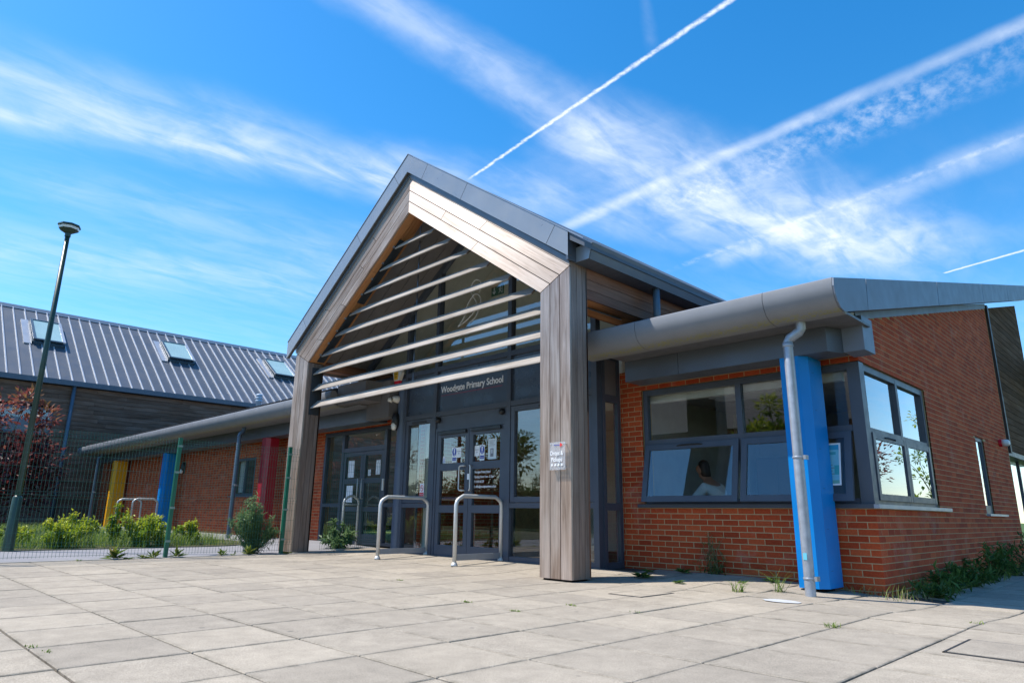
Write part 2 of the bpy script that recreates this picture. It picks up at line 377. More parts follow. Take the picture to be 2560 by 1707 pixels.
SIGNGREEN = simple('sign_green', (.004, .11, .045), .4, 0, .5, .02)
ALARMY = simple('alarm_yellow', (.80, .42, .012), .4, 0, .5, .02)
CAMW = simple('housing_white', (.70, .67, .60), .4, 0, .5, .04)
LENS = simple('lens_cover', (.75, .74, .70), .25, 0, .5, .03)
GLASS = glass('window_glass'); GLASSD = glass('door_glass', (.94, .955, .945), 3.6)
ACRYL = glass('clear_acrylic', (.97, .975, .985), 1.6)
_n = ACRYL.node_tree; _o = _n.nodes['Material Output']; _s = _o.inputs[0].links[0].from_socket
_d = _n.nodes.new('ShaderNodeBsdfDiffuse'); _d.inputs[0].default_value = (.8, .82, .86, 1); _m = _n.nodes.new('ShaderNodeMixShader'); _m.inputs[0].default_value = .22
_n.links.new(_s, _m.inputs[1]); _n.links.new(_d.outputs[0], _m.inputs[2]); _n.links.new(_m.outputs[0], _o.inputs[0])
PAPER = simple('paper', (.66, .74, .76), .6, 0, .3, .03); PRINT = simple('print_grey', (.20, .22, .25), .6)
# ------------------------------------------------------------------ ground
def sheet(name, x0, x1, y0, y1, st, dz, mat, fn=gz):
    nx = max(1, int(round((x1-x0)/st))); ny = max(1, int(round((y1-y0)/st)))
    v = []; f = []
    for j in range(ny+1):
        for i in range(nx+1):
            x = x0+(x1-x0)*i/nx; y = y0+(y1-y0)*j/ny; v.append((x, y, fn(x, y)+dz))
    for j in range(ny):
        for i in range(nx): a = j*(nx+1)+i; f.append((a, a+1, a+nx+2, a+nx+1))
    return struct(mk(name, v, f, mat, None, True))
struct(mk('ground', [(-400, -400, -.20), (400, -400, -.20), (400, 400, -.20), (-400, 400, -.20)], [(0, 1, 2, 3)], GRASSG))
plaza = sheet('plaza', -9.84, 9.0, -16., 14., .5, -.016, JOINT)
path = sheet('path', -14.6, -9.94, -16., .2, .4, -.004, TARMAC)
path2 = sheet('path', -32.0, -14.6, -1.6, .2, .4, -.004, TARMAC)
bed = sheet('lawn', -32.0, -13.2, -16., -1.15, .4, .012, SOIL)
kerb = MB()
for i in range(17):
    y = -15.9+i*.93; kerb.box(-9.935, -9.845, y, y+.92, -.1, gz(-9.9, y+.4)+.008)
struct(kerb.out('kerb', groundmat('kerb_concrete', (.36, .34, .31), (.42, .39, .35), 4.)))
# paving flags -----------------------------------------------------------
slab_cache = {}
def slab_mesh(w, d):
    k = (round(w, 3), round(d, 3))
    if k not in slab_cache:
        a, b, e = w/2, d/2, .006
        v = [(-a, -b, -.05), (a, -b, -.05), (a, b, -.05), (-a, b, -.05), (-a, -b, -e*.7), (a, -b, -e*.7), (a, b, -e*.7), (-a, b, -e*.7), (-a+e, -b+e, 0), (a-e, -b+e, 0), (a-e, b-e, 0), (-a+e, b-e, 0)]
        f = [(0, 1, 5, 4), (1, 2, 6, 5), (2, 3, 7, 6), (3, 0, 4, 7), (4, 5, 9, 8), (5, 6, 10, 9), (6, 7, 11, 10), (7, 4, 8, 11), (8, 9, 10, 11)]
        me = bpy.data.meshes.new('flag'); me.from_pydata(v, [], f); me.materials.append(SLAB); me.update(); slab_cache[k] = me
    return slab_cache[k]
def clipx(a, b, lo, hi): return max(a, lo), min(b, hi)
rng = random.Random(5)
cells = []
for i in range(-14, 9):
    for j in range(-4, 29):
        x0 = -.15+.70*i; x1 = x0+.70; y0 = -4.88-.66*4+.66*j; y1 = y0+.66
        x0, x1 = clipx(x0, x1, -9.83, 6.)
        if x1-x0 < .08: continue
        # keep clear of buildings
        if x1 <= .02 or x0 < 0:
            lim = -.004 if x0 > -3.6 else (-.56 if x0 > -8.6 else .0)
            if x0 < 0 < x1: x_hi = x1
            if y0 >= lim-.05: continue
            if not (x0 < 0 < x1 and y0 > 0): y1 = min(y1, lim)
        if y1-y0 < .06: continue
        if x0 < -2.85 and x1 > -3.42 and y0 < -1.6 and y1 > -1.98: pass
        cells.append((x0, x1, y0, y1))
for j in range(7, 29):
    y0 = -4.88-.66*4+.66*j
    if y0 > -.02: cells.append((.012, .55, y0, y0+.66))
manholes = [(1.375, 1.99, -3.46, -2.80), (-1.845, -1.455, -2.56, -1.975)]
vis = []
for c in cells:
    cx, cy = (c[0]+c[1])/2, (c[2]+c[3])/2; q = pxsize((cx, cy, 0))
    if q is None:
        if (V((cx, cy, 0))-CAMP).length < 2.5: vis.append((0, c))
        continue
    if -250 < q[0] < 2800 and q[1] < 2100: vis.append((q[2]*(1 if 1250 < q[1] else .5), c))
vis.sort(key=lambda t: -t[0])
jnt = .0062
rest = MB()
for n, (s, c) in enumerate(vis):
    x0, x1, y0, y1 = c; w, d = x1-x0-2*jnt, y1-y0-2*jnt; cx, cy = (x0+x1)/2, (y0+y1)/2
    z = gz(cx, cy)+rng.uniform(-.0018, .0018)
    dx = (gz(cx+.1, cy)-gz(cx-.1, cy))/.2+rng.uniform(-.003, .003); dy = (gz(cx, cy+.1)-gz(cx, cy-.1))/.2+rng.uniform(-.003, .003)
    M = Matrix.Translation((cx+rng.uniform(-.002, .002), cy+rng.uniform(-.002, .002), z)) @ Matrix.Rotation(math.atan(dy), 4, 'X') @ Matrix.Rotation(-math.atan(dx), 4, 'Y') @ Matrix.Rotation(rng.uniform(-.002, .002), 4, 'Z')
    if n < 298: inst('flagstone', slab_mesh(w, d), M, plaza)
    else:
        me = slab_mesh(w, d); rest.add([M @ v.co for v in me.vertices], [tuple(p.vertices) for p in me.polygons])
if rest.v:
    o = rest.out('flagstone_run', SLAB, plaza); o['kind'] = 'stuff'
# inspection covers -------------------------------------------------------
def cover(x0, x1, y0, y1, label):
    z = gz((x0+x1)/2, (y0+y1)/2); t = thing('inspection_cover', label, 'manhole cover', ((x0+x1)/2, (y0+y1)/2, z), 'inspection covers set in the paving')
    m = MB()
    for a in ((x0, x1, y0, y0+.014), (x0, x1, y1-.014, y1), (x0, x0+.014, y0, y1), (x1-.014, x1, y0, y1)): m.box(*a, z-.02, z+.0045)
    m.out('frame', simple('cover_frame', (.05, .05, .052), .5, .3), t); box('infill', x0+.022, x1-.022, y0+.022, y1-.022, z-.02, z+.0062, SLAB, t)
cover(1.375, 2.0, -3.46, -2.80, 'recessed square inspection cover with dark edge at the right foreground paving')
cover(-1.86, -1.45, -2.57, -1.97, 'small square inspection cover in the paving near the right porch post')
# light worn patch of paint on the paving
pm = MB(); n = 14
pts = [(-.40+.185*math.cos(2*math.pi*k/n)*(1+.1*math.sin(3*k)), -1.73+.125*math.sin(2*math.pi*k/n)) for k in range(n)]
pm.add([(x, y, gz(x, y)+.0075) for x, y in pts], [tuple(range(n))])
tag(pm.out('paint_patch', simple('old_paint', (.50, .50, .50), .7, 0, .3, .1, 20.)), 'oval white paint patch on the flagstones before the blue column', 'paint patch')
# ------------------------------------------------------------------ brickwork
brick_cache = {}
def brick_mesh(w, h, d=.022):
    k = (round(w, 3), round(h, 3))
    if k not in brick_cache:
        e = .0016
        v = [(0, d, 0), (w, d, 0), (w, d, h), (0, d, h), (0, e, 0), (w, e, 0), (w, e, h), (0, e, h), (e, 0, e), (w-e, 0, e), (w-e, 0, h-e), (e, 0, h-e)]
        f = [(4, 5, 1, 0), (5, 6, 2, 1), (6, 7, 3, 2), (7, 4, 0, 3), (8, 9, 5, 4), (9, 10, 6, 5), (10, 11, 7, 6), (11, 8, 4, 7), (11, 10, 9, 8)]
        f = [tuple(reversed(q)) for q in f]
        me = bpy.data.meshes.new('brick'); me.from_pydata(v, [], f); me.materials.append(BRICK); me.update(); brick_cache[k] = me
    return brick_cache[k]
def cut(rects, o):
    out = []
    for (a0, a1, z0, z1) in rects:
        b0, b1, c0, c1 = o
        if a1 <= b0 or a0 >= b1 or z1 <= c0 or z0 >= c1: out.append((a0, a1, z0, z1)); continue
        if z0 < c0-.02 or z1 > c1+.02:   # keep the sliver above / below
            if z0 < c0: out.append((a0, a1, z0, c0))
            if z1 > c1: out.append((a0, a1, c1, z1))
            continue
        if a0 < b0: out.append((a0, b0, z0, z1))
        if a1 > b1: out.append((b1, a1, z0, z1))
    return out
def courses(a0, a1, zb, zt, opens, top=None, phase=0, corner=False):
    """stretcher bond rectangles between a0..a1; top(a) caps the wall"""
    res = []; n0 = math.floor((zb)/.075)
    k = n0
    while k*.075 < zt:
        z0 = k*.075+.005; z1 = z0+.065
        off = (.1125 if (k+phase) % 2 else 0.)
        a = a0-off if not corner else a0-(.1125 if (k+phase) % 2 else 0.)
        while a < a1:
            b0, b1 = max(a, a0), min(a+.215, a1)
            if b1-b0 > .02:
                rr = [(b0, b1, max(z0, zb), min(z1, zt))]
                if rr[0][3]-rr[0][2] > .012:
                    for o in opens: rr = cut(rr, o)
                    for q in rr:
                        if top:
                            h = top((q[0]+q[1])/2)
                            if q[2] > h-.02: continue
                            q = (q[0], q[1], q[2], min(q[3], h))
                        if q[1]-q[0] > .02 and q[3]-q[2] > .012: res.append(q)
            a += .225
        k += 1
    return res
def lay(face, rects, parent, individual, rest):
    """bricks proud of the mortar plane; face.n outward"""
    X, Z = face.a, V((0, 0, 1)); Y = -face.n
    for i, (a0, a1, z0, z1) in enumerate(rects):
        pr = rng.uniform(.0008, .0026)
        P0 = face.p(a0, z0, pr)
        flip = X.cross(Y).z < 0
        w = a1-a0
        if flip:
            P0 = face.p(a1, z0, pr); M = Matrix(((-X.x, Y.x, 0, P0.x), (-X.y, Y.y, 0, P0.y), (0, 0, 1, P0.z), (0, 0, 0, 1)))
        else:
            M = Matrix(((X.x, Y.x, 0, P0.x), (X.y, Y.y, 0, P0.y), (0, 0, 1, P0.z), (0, 0, 0, 1)))
        if individual is not None and i in individual: inst('brick', brick_mesh(w, z1-z0), M, parent)
        else:
            q = [face.p(a0, z0, pr), face.p(a1, z0, pr), face.p(a1, z1, pr), face.p(a0, z1, pr), face.p(a0, z0, -.015), face.p(a1, z0, -.015), face.p(a1, z1, -.015), face.p(a0, z1, -.015)]
            rest[0] += q; b = rest[2]; rest[2] += 8
            fs = [(0, 1, 2, 3), (0, 4, 5, 1), (1, 5, 6, 2), (2, 6, 7, 3), (3, 7, 4, 0)]
            if face.a.cross(V((0, 0, 1))).dot(face.n) < 0: fs = [tuple(reversed(g)) for g in fs]
            rest[1] += [tuple(b+j for j in g) for g in fs]; rest[3] += [rng.random()]*8
def brick_run(rest, parent):
    if not rest[0]: return
    o = mk('brick_run', rest[0], rest[1], BRICKS, parent)
    at = o.data.attributes.new('tint', 'FLOAT', 'POINT'); at.data.foreach_set('value', rest[3]); o['kind'] = 'stuff'
def wall_sheet(name, face, a0, a1, zb, top, opens, parent, th=.25, mat=None):
    """mortar-coloured wall with openings, built as strips"""
    m = MB(); al = sorted(set([a0, a1]+[x for o in opens for x in o[:2] if a0 < x < a1]))
    for i in range(len(al)-1):
        b0, b1 = al[i], al[i+1]; mid = (b0+b1)/2
        zs = [zb]; blocks = sorted([(o[2], o[3]) for o in opens if o[0] <= mid <= o[1]])
        cur = zb
        def blk(z0, z1a, z1b):
            if max(z1a, z1b)-z0 < .003: return
            q = [face.p(b0, z0, -th), face.p(b1, z0, -th), face.p(b1, z0, 0), face.p(b0, z0, 0), face.p(b0, z1a, -th), face.p(b1, z1b, -th), face.p(b1, z1b, 0), face.p(b0, z1a, 0)]
            if face.a.cross(face.n).z < 0: q = [q[i] for i in (3, 2, 1, 0, 7, 6, 5, 4)]
            m.hexa(q)
        for (c0, c1) in blocks:
            blk(cur, c0, c0); cur = c1
        blk(cur, top(b0), top(b1))
    return m.out(name, mat or MORTAR, parent)
FRONT = Face((0, 0, 0), (1, 0, 0), (0, -1, 0)); SIDE = Face((0, 0, 0), (0, 1, 0), (1, 0, 0))
# ------------------------------------------------------------------ office wing (right)
ow = thing('office_wing', 'low red brick office wing with corner window and blue column, right of the porch', 'building', (-1.7, 2, 0))
win = (-3.12, .3, .92, 2.632)
swin = (-.3, 2.66, .92, 2.632); nwin = (5.5, 6.1, .87, 2.21)
topF = lambda a: 2.955; topS = lambda a: 3.145+.2445*a
wf = wall_sheet('front_wall', FRONT, -3.517, -.2505, -.3, lambda a: 2.955, [win], ow)
ws = wall_sheet('side_wall', SIDE, .251, 8.28, -.3, topS, [swin, nwin], ow)
MB().hexa([(-.25, .0, -.3), (0, .0, -.3), (0, .25, -.3), (-.25, .25, -.3), (-.25, .0, .92), (0, .0, .92), (0, .25, .92), (-.25, .25, .92)]).out('corner_base', MORTAR, ow)
MB().hexa([(-.25, .001, 2.632), (0, .001, 2.632), (0, .25, 2.632), (-.25, .25, 2.632), (-.25, .001, 3.145), (0, .001, 3.145), (0, .25, 3.2), (-.25, .25, 3.2)]).out('corner_head', MORTAR, ow)
FR2 = Face((-.0, -.0, 0), (1, 0, 0), (0, -1, 0))
fr = courses(-3.517, 0., -.1, 2.95, [win], None, 0)
# front bricks laid from the corner leftwards so that the bond turns the corner
fr = [(-b, -a, c, d) for (a, b, c, d) in courses(0, 3.517, -.1, 2.95, [(-.3, 3.12, .92, 2.632)], None, 0)]
sr = courses(0, 8.24, -.1, 5.4, [swin, nwin], topS, 1)
rank = []
for nm, rr, fc in (('f', fr, FRONT), ('s', sr, SIDE)):
    for i, q in enumerate(rr):
        c = fc.p((q[0]+q[1])/2, (q[2]+q[3])/2); s = pxsize(c)
        rank.append((s[2]**2*(q[1]-q[0])*(q[3]-q[2])*abs((CAMP-c).normalized().dot(fc.n)) if s else 0, nm, i))
rank.sort(reverse=True)
fset = set(i for _, n, i in rank[:298] if n == 'f'); lim_s = set(i for _, n, i in rank[:298] if n == 's')
rest = [[], [], 0, []]; lay(FRONT, fr, wf, fset, rest); brick_run(rest, wf)
rest = [[], [], 0, []]; lay(SIDE, sr, ws, lim_s, rest); brick_run(rest, ws)
# gutter, soffit, beam, roof
GP = [(-1.275, 3.296), (-1.298, 3.28), (-1.312, 3.19), (-1.29, 3.10), (-1.245, 3.03), (-1.17, 2.975), (-1.06, 2.952), (-.95, 2.95)]
def gutter(x0, x1, joints, parent, endcap=True):
    xs = [x0]+joints+[x1]
    for i in range(len(xs)-1):
        a, b = xs[i]+(.003 if i else 0), xs[i+1]-(.003 if i < len(xs)-2 else 0)
        n = len(GP); m = MB(); prof = GP+[(-.95, 3.0), (-1.2, 3.30)]
        m.prism([(a, y, z) for y, z in prof], (b-a, 0, 0)); o = m.out('gutter_length', GUTTER, parent)
        for p in o.data.polygons: p.use_smooth = len(p.vertices) == 4
        o.data.set_sharp_from_angle(angle=math.radians(35))
gutter(-3.3, .238, [-2.30, -.535], ow)
box('eaves_soffit', -2.98, .236, -.952, -.2, 2.957, 2.985, simple('eaves_soffit_sheet', (.12, .12, .125), .5, .1), ow)
fp = [(-2.98, -.6), (-1.25, -.6), (-1.25, -.2), (-2.98, -.2)]
def slabxy(name, poly, z0, z1, mat, parent): return MB().prism([(x, y, z0) for x, y in poly], (0, 0, z1-z0)).out(name, mat, parent)
BEAMM = simple('beam_casing', (.095, .105, .125), .4, .2, .5, .06, 1.5)
slabxy('beam_casing', [(-2.98, -.6), (-2.105, -.6), (-2.105, -.2), (-2.98, -.2)], 2.66, 2.955, BEAMM, ow)
slabxy('beam_casing', [(-2.099, -.6), (-.613, -.6), (-.613, -.2), (-2.099, -.2)], 2.66, 2.955, BEAMM, ow)
slabxy('beam_casing', [(-.607, -.6), (-.13, -.6), (-.04, -.365), (-.04, -.2), (-.607, -.2)], 2.66, 2.955, BEAMM, ow)
slabxy('beam_end', [(-.034, -.366), (.20, -.366), (.20, -.012), (-.034, -.012)], 2.67, 3.08, VERGE_SHADED, ow)
box('beam_seal', -3.0, -.05, -.2, -.002, 2.76, 2.95, COREM, ow)
ztop = lambda y: 3.28+.2468*(y+1.3); zbot = lambda y: 2.952+.2475*(y+1.06)
jy = [-.233, 3.19, 6.78, 9.66, 13.4]
y0 = None
for i in range(len(jy)):
    if i == 0:
        poly = [(.26, y, z) for y, z in GP[1:7]]+[(.26, jy[0]-.05, zbot(jy[0]-.05)), (.26, jy[0]-.009, ztop(jy[0]))]
    else:
        a, b = jy[i-1]+.011, jy[i]-.011
        poly = [(.26, a, ztop(a)), (.26, a-.05, zbot(a-.05)), (.26, b-.05, zbot(b-.05)), (.26, b, ztop(b))]
    plate('verge_fascia', poly, (1, 0, 0), .018, (0, 1, .245), VERGE_SHADED, ow)
    j = jy[i]; plate('verge_joint', [(.2405, j-.04, ztop(j)-.03), (.2405, j-.09, zbot(j)+.01), (.2405, j+.02, zbot(j)+.03), (.2405, j+.05, ztop(j)-.03)], (1, 0, 0), .003, (0, 1, .245), COREM, ow)
MB().add([(0.0, -.55, zbot(-.55)+.015), (.243, -.55, zbot(-.55)+.015), (.243, 13.3, zbot(13.3)+.015), (0.0, 13.3, zbot(13.3)+.015), (0.0, -.55, zbot(-.55)+.035), (.243, -.55, zbot(-.55)+.035), (.243, 13.3, zbot(13.3)+.035), (0.0, 13.3, zbot(13.3)+.035)], [(3, 2, 1, 0), (4, 5, 6, 7), (0, 1, 5, 4), (1, 2, 6, 5), (2, 3, 7, 6), (3, 0, 4, 7)]).out('verge_soffit', VERGE_SHADED, ow)
MB().prism([(-3.3, -1.2, 3.302), (-3.3, 13.4, ztop(13.4)-.005), (-3.3, 13.4, ztop(13.4)-.12), (-3.3, -.94, 3.2)], (3.53, 0, 0)).out('roof', ROOFM, ow)
MB().prism([(.006, 0.02, topS(0.02)-.01), (.006, 8.27, topS(8.27)-.01), (.006, 8.27, topS(8.27)+.1), (.006, .02, topS(.02)+.1)], (.012, 0, 0)).out('wall_head_flashing', VERGE_SHADED, ow)
# timber-clad end of the side wall
box('corner_trim', -.03, .045, 8.282, 8.40, 2.12, topS(8.34)+.05, simple('dark_trim', (.035, .022, .018), .5), ow)
MB().prism([(-.06, 8.40, 2.2), (-.06, 12.3, 2.2), (-.06, 12.3, topS(12.3)), (-.06, 8.4, topS(8.4))], (-.1, 0, 0)).out('cladding_core', COREM, ow)
z = 2.19
while z < topS(12.3):
    z1 = min(z+.135, topS(12.3)); ys = 8.405
    yz, yz1 = (z-3.145)/.2445, (z1-3.145)/.2445
    pl_ = [(max(8.405, yz), z), (12.3, z), (12.3, min(z1, topS(12.3)))]
    if yz1 > 8.405:
        if yz1 < 12.3: pl_.append((yz1, z1))
        if yz < 8.405: pl_.append((8.405, topS(8.405)))
    else: pl_.append((8.405, z1))
    if 12.3-max(8.405, yz) > .1 and len(pl_) > 2: plate('cladding_board', [(.0, a, b) for a, b in pl_], (1, 0, 0), .05, (0, 1, 0), SIDEWOOD, ow)
    z += .145
box('under_cladding_head', -.30, -.02, 8.40, 12.3, 2.08, 2.185, FRAME, ow)
gx = MB()
for y in (8.40, 9.5, 10.6, 11.7): gx.box(-.28, -.22, y, y+.07, .0, 2.08)
gx.box(-.28, -.22, 8.47, 12.2, .02, .14); gx.out('glazed_door_frame', FRAME, ow)
for y in (8.47, 9.57, 10.67): box('pane', -.26, -.25, y, y+1.03, .14, 2.08, GLASS, ow)
box('far_roof_edge', -.1, 1.6, 12.6, 13.2, 4.0, 4.7, PIPEB, ow)
# windows ------------------------------------------------------------------
def casement(face, parent, a0, a1, z0, z1, handle=True, tilt=0., fw=.075, hm=None, hz=None):
    """an opening sash; tilt = how far the bottom stands out"""
    def T(a, z, n): return face.p(a, z, n+tilt*(z1-z)/(z1-z0))
    def bar(m, b0, b1, c0, c1, n0, n1):
        q = [T(b0, c0, n0), T(b1, c0, n0), T(b1, c0, n1), T(b0, c0, n1), T(b0, c1, n0), T(b1, c1, n0), T(b1, c1, n1), T(b0, c1, n1)]
        if face.a.cross(face.n).z < 0: q = [q[i] for i in (3, 2, 1, 0, 7, 6, 5, 4)]
        m.hexa(q)
    m = MB(); bar(m, a0, a0+fw, z0, z1, .0, .045); bar(m, a1-fw, a1, z0, z1, .0, .045); bar(m, a0+fw, a1-fw, z0, z0+fw, .0, .043); bar(m, a0+fw, a1-fw, z1-fw, z1, .0, .043)
    o = m.out('sash', FRAME, parent)
    m = MB(); bar(m, a0+fw-.01, a1-fw+.01, z0+fw-.01, z1-fw+.01, .015, .027); m.out('pane', GLASS, o)
    if handle:
        m = MB(); c = (a0+a1)/2; w = .2 if a1-a0 > .9 else .14
        m.tube([T(c-w, z1-.035, .046), T(c-w*.7, z1-.028, .062), T(c+w*.7, z1-.028, .062), T(c+w, z1-.035, .046)], .009, 6); m.out('handle', BLACK, o)
    return o
wi = thing('corner_window', 'dark framed corner window with tilted lower sashes wrapping the brick corner', 'window', (-1.5, -.0, .92))
# head, jambs and posts of the front run (frame stands slightly behind the brick face)
FW = Face((0, .075, 0), (1, 0, 0), (0, -1, 0)); SW = Face((-.075, 0, 0), (0, 1, 0), (1, 0, 0))
m = MB(); FW.add(m, -3.11, -3.04, .955, 2.625, -.03, .05); FW.add(m, -1.62, -1.54, .955, 2.60, -.03, .05); FW.add(m, -3.04, -.15, 2.545, 2.625, -.03, .048); FW.add(m, -3.04, -.16, 1.80, 1.875, -.03, .048); FW.add(m, -3.04, -.16, .955, 1.02, -.03, .048)
m.out('frame_run', FRAME, wi)
box('corner_post', -.15, -.006, .006, .165, .955, 2.625, FRAME, wi)
m = MB(); SW.add(m, 2.57, 2.65, .955, 2.625, -.03, .05); SW.add(m, 1.40, 1.48, .955, 2.60, -.03, .05); SW.add(m, .166, 2.57, 2.545, 2.625, -.03, .048); SW.add(m, .166, 2.57, 1.775, 1.85, -.03, .048); SW.add(m, .166, 2.57, .955, 1.02, -.03, .048)
m.out('frame_run', FRAME, wi)
for a0, a1 in ((-3.04, -1.62), (-1.54, -.15)): FW.box('pane', a0, a1, 1.875, 2.545, -.006, .006, GLASS, wi)
for a0, a1 in ((.166, 1.40), (1.48, 2.57)): SW.box('pane', a0, a1, 1.85, 2.545, -.006, .006, GLASS, wi)
TI = Face((0, .04, 0), (1, 0, 0), (0, -1, 0))
casement(TI, wi, -3.08, -1.60, .985, 1.80, True, .16, .08); casement(TI, wi, -1.56, -.175, .985, 1.80, False, .16, .08)
TS = Face((-.04, 0, 0), (0, 1, 0), (1, 0, 0))
casement(TS, wi, .19, 1.44, 1.0, 1.79, True, .0, .075); casement(TS, wi, 1.45, 2.55, 1.0, 1.79, False, 0., .075)
box('front_sill', -3.22, -.001, -.055, .07, .905, .953, simple('sill_coat', (.055, .065, .085), .4), wi)
MB().prism([(.0, -.055, .905), (.06, -.055, .905), (.06, 3.05, .905), (-.05, 3.05, .905), (-.05, .08, .905), (.0, .08, .905)], (0, 0, .045)).out('side_sill', simple('sill_pale', (.33, .35, .39), .38, .2), wi)
nw = thing('slit_window', 'tall narrow slit window low in the brick side wall', 'window', (0, 5.8, .87))
SN = Face((-.05, 0, 0), (0, 1, 0), (1, 0, 0))
SN.ring('frame', 5.5, 6.1, .90, 2.205, .06, -.04, .03, FRAME, nw, wb=.14); SN.box('pane', 5.56, 6.04, 1.04, 2.145, -.008, .006, GLASS, nw); box('sill', -.1, .055, 5.49, 6.95, .862, .898, simple('sill_pale2', (.36, .38, .42), .38, .2), nw)
# blue column and downpipe
def fin_column(parent, x, mat, label, y=0., z0=.035, z1=2.658, bk=-.12):
    c = [(-.17, -.50), (-.13, -.60), (.09, -.60), (.17, -.50), (.17, bk), (-.17, bk)]
    o = slabxy('column', [(x+a, y+b) for a, b in c], z0, z1, mat, parent); o['label'] = label
    slabxy('column_foot', [(x-.1, -.52+y), (x+.1, -.52+y), (x+.1, -.2+y), (x-.1, -.2+y)], -.1, z0-.001, COREM, o)
    m = MB()
    for k in range(6):
        for d in (-.016, .016): m.lathe([(.0045, 0), (.0045, .002)], (x+.17, y-.40+d, .22+k*.45), 8, (1, 0, 0))
    m.out('screws', BLACK, o)
    return o
fin_column(ow, -.57, BLUE, 'bright blue fin column under the office eaves')
BRKZ = simple('bracket_zinc', (.35, .36, .38), .45, .5)
def downpipe(parent, x, y, mat, ztop=2.74, foot=.0, label=None, elbow=(.15, .04)):
    r = .054; m = MB(); ex, ey = elbow
    m.tube([(x+ex, y+ey, 2.955), (x+ex, y+ey, 2.88), (x+ex*.85, y+ey*.85, 2.845), (x+ex*.15, y+ey*.15, 2.775), (x, y, ztop), (x, y, foot)], r, 18)
    o = m.out('downpipe', mat, parent, True); o.data.set_sharp_from_angle(angle=math.radians(40))
    if label: o['label'] = label
    m = MB()
    for z in (.16, 1.42): m.lathe([(r+.004, 0), (r+.007, .004), (r+.007, .02), (r+.004, .024)], (x, y, z), 18)
    m.lathe([(r+.004, 0), (r+.007, .01), (r+.004, .05)], (x, y, ztop-.06), 18); m.out('collar', mat, o, True)
    m = MB()
    for z in (.16, 1.42): MB().box(x+.052, x+.088, y-.02, y+.06, z-.012, z+.034).out('bracket', BRKZ, o)
    return o
dp = downpipe(ow, -.415, -1.0, GALV, foot=gz(-.41, -1.), label='galvanised downpipe standing before the blue column')
for k in range(7): dp.data.materials[0] = GALV
box('maker_sticker', -.436, -.396, -1.0572, -1.0545, .36, .43, simple('sticker_cyan', (.15, .55, .68), .4), dp)
# ------------------------------------------------------------------ office room behind the glass
rm = thing('office_room', 'dim office room with tiled ceiling seen through the corner window', 'room', (-1.8, 2.3, 0))
box('back_wall', -3.5, -.26, 4.6, 4.7, .0, 2.9, OFFWALL, rm); box('left_wall', -3.6, -3.5, .26, 4.6, .0, 2.9, simple('office_grey', (.36, .37, .36), .85), rm)
box('floor', -3.5, -.26, .26, 4.6, -.02, .02, DARKFLOOR, rm)
tm = MB()
for i in range(6):
    for j in range(8): tm.box(-3.49+.6*i+.006, min(-3.49+.6*i+.594, -.1), .12+.6*j+.006, .12+.6*j+.594, 2.70, 2.72)
tm.out('ceiling_tiles', CEIL, rm); box('ceiling_void', -3.5, -.1, .1, 4.6, 2.722, 2.74, COREM, rm)
lm = MB()
for k in range(5): lm.box(-2.75, -1.65, 1.35+.1*k, 1.39+.1*k, 2.64, 2.695)
lm.box(-2.75, -1.65, 1.33, 1.81, 2.685, 2.698); lm.out('louvre_light', simple('light_housing', (.8, .8, .8), .5), rm)
MB().lathe([(.06, 0), (.075, .03), (.05, .06)], (-1.0, 1.1, 2.64), 16).out('smoke_detector', WHITE, rm, True)
MB().box(-3.49, -3.40, .27, .60, .0, 2.7).out('window_reveal', simple('reveal', (.55, .57, .55), .8), rm)
box('inner_lintel', -3.45, -.27, .17, .26, 2.45, 2.70, simple('reveal2', (.62, .62, .58), .8), rm)
box('inner_sill_board', -3.45, -.27, .16, .42, .90, .93, WHITE, rm)
dk = thing('office_desk', 'pale desk just inside the office window', 'desk', (-2.3, 1.0, .02))
box('desk_top', -3.3, -2.75, .62, 1.35, .72, .75, simple('beech', (.45, .36, .25), .5), dk)
for a in (-3.25, -2.85):
    for b in (.68, 1.25): box('leg', a, a+.05, b, b+.05, .02, .72, FRAME, dk)
bk = thing('filing_cabinet', 'dark cabinet against the back wall of the office', 'cabinet', (-2.9, 4.3, .02))
box('cabinet_body', -3.35, -2.5, 4.1, 4.58, .02, 1.9, simple('cab', (.10, .055, .035), .5), bk); box('door_leaf', -3.33, -2.94, 4.08, 4.098, .06, 1.86, simple('cab2', (.13, .07, .045), .5), bk); box('door_leaf', -2.92, -2.52, 4.08, 4.098, .06, 1.86, simple('cab3', (.13, .07, .045), .5), bk)
pr = thing('office_printer', 'black office printer on the desk behind the left sash', 'printer', (-3.0, .9, .75))
box('printer_body', -3.25, -2.85, .75, 1.15, .7515, 1.02, BLACK, pr); box('paper_tray', -3.2, -2.9, .735, .749, .83, .86, WHITE, pr)
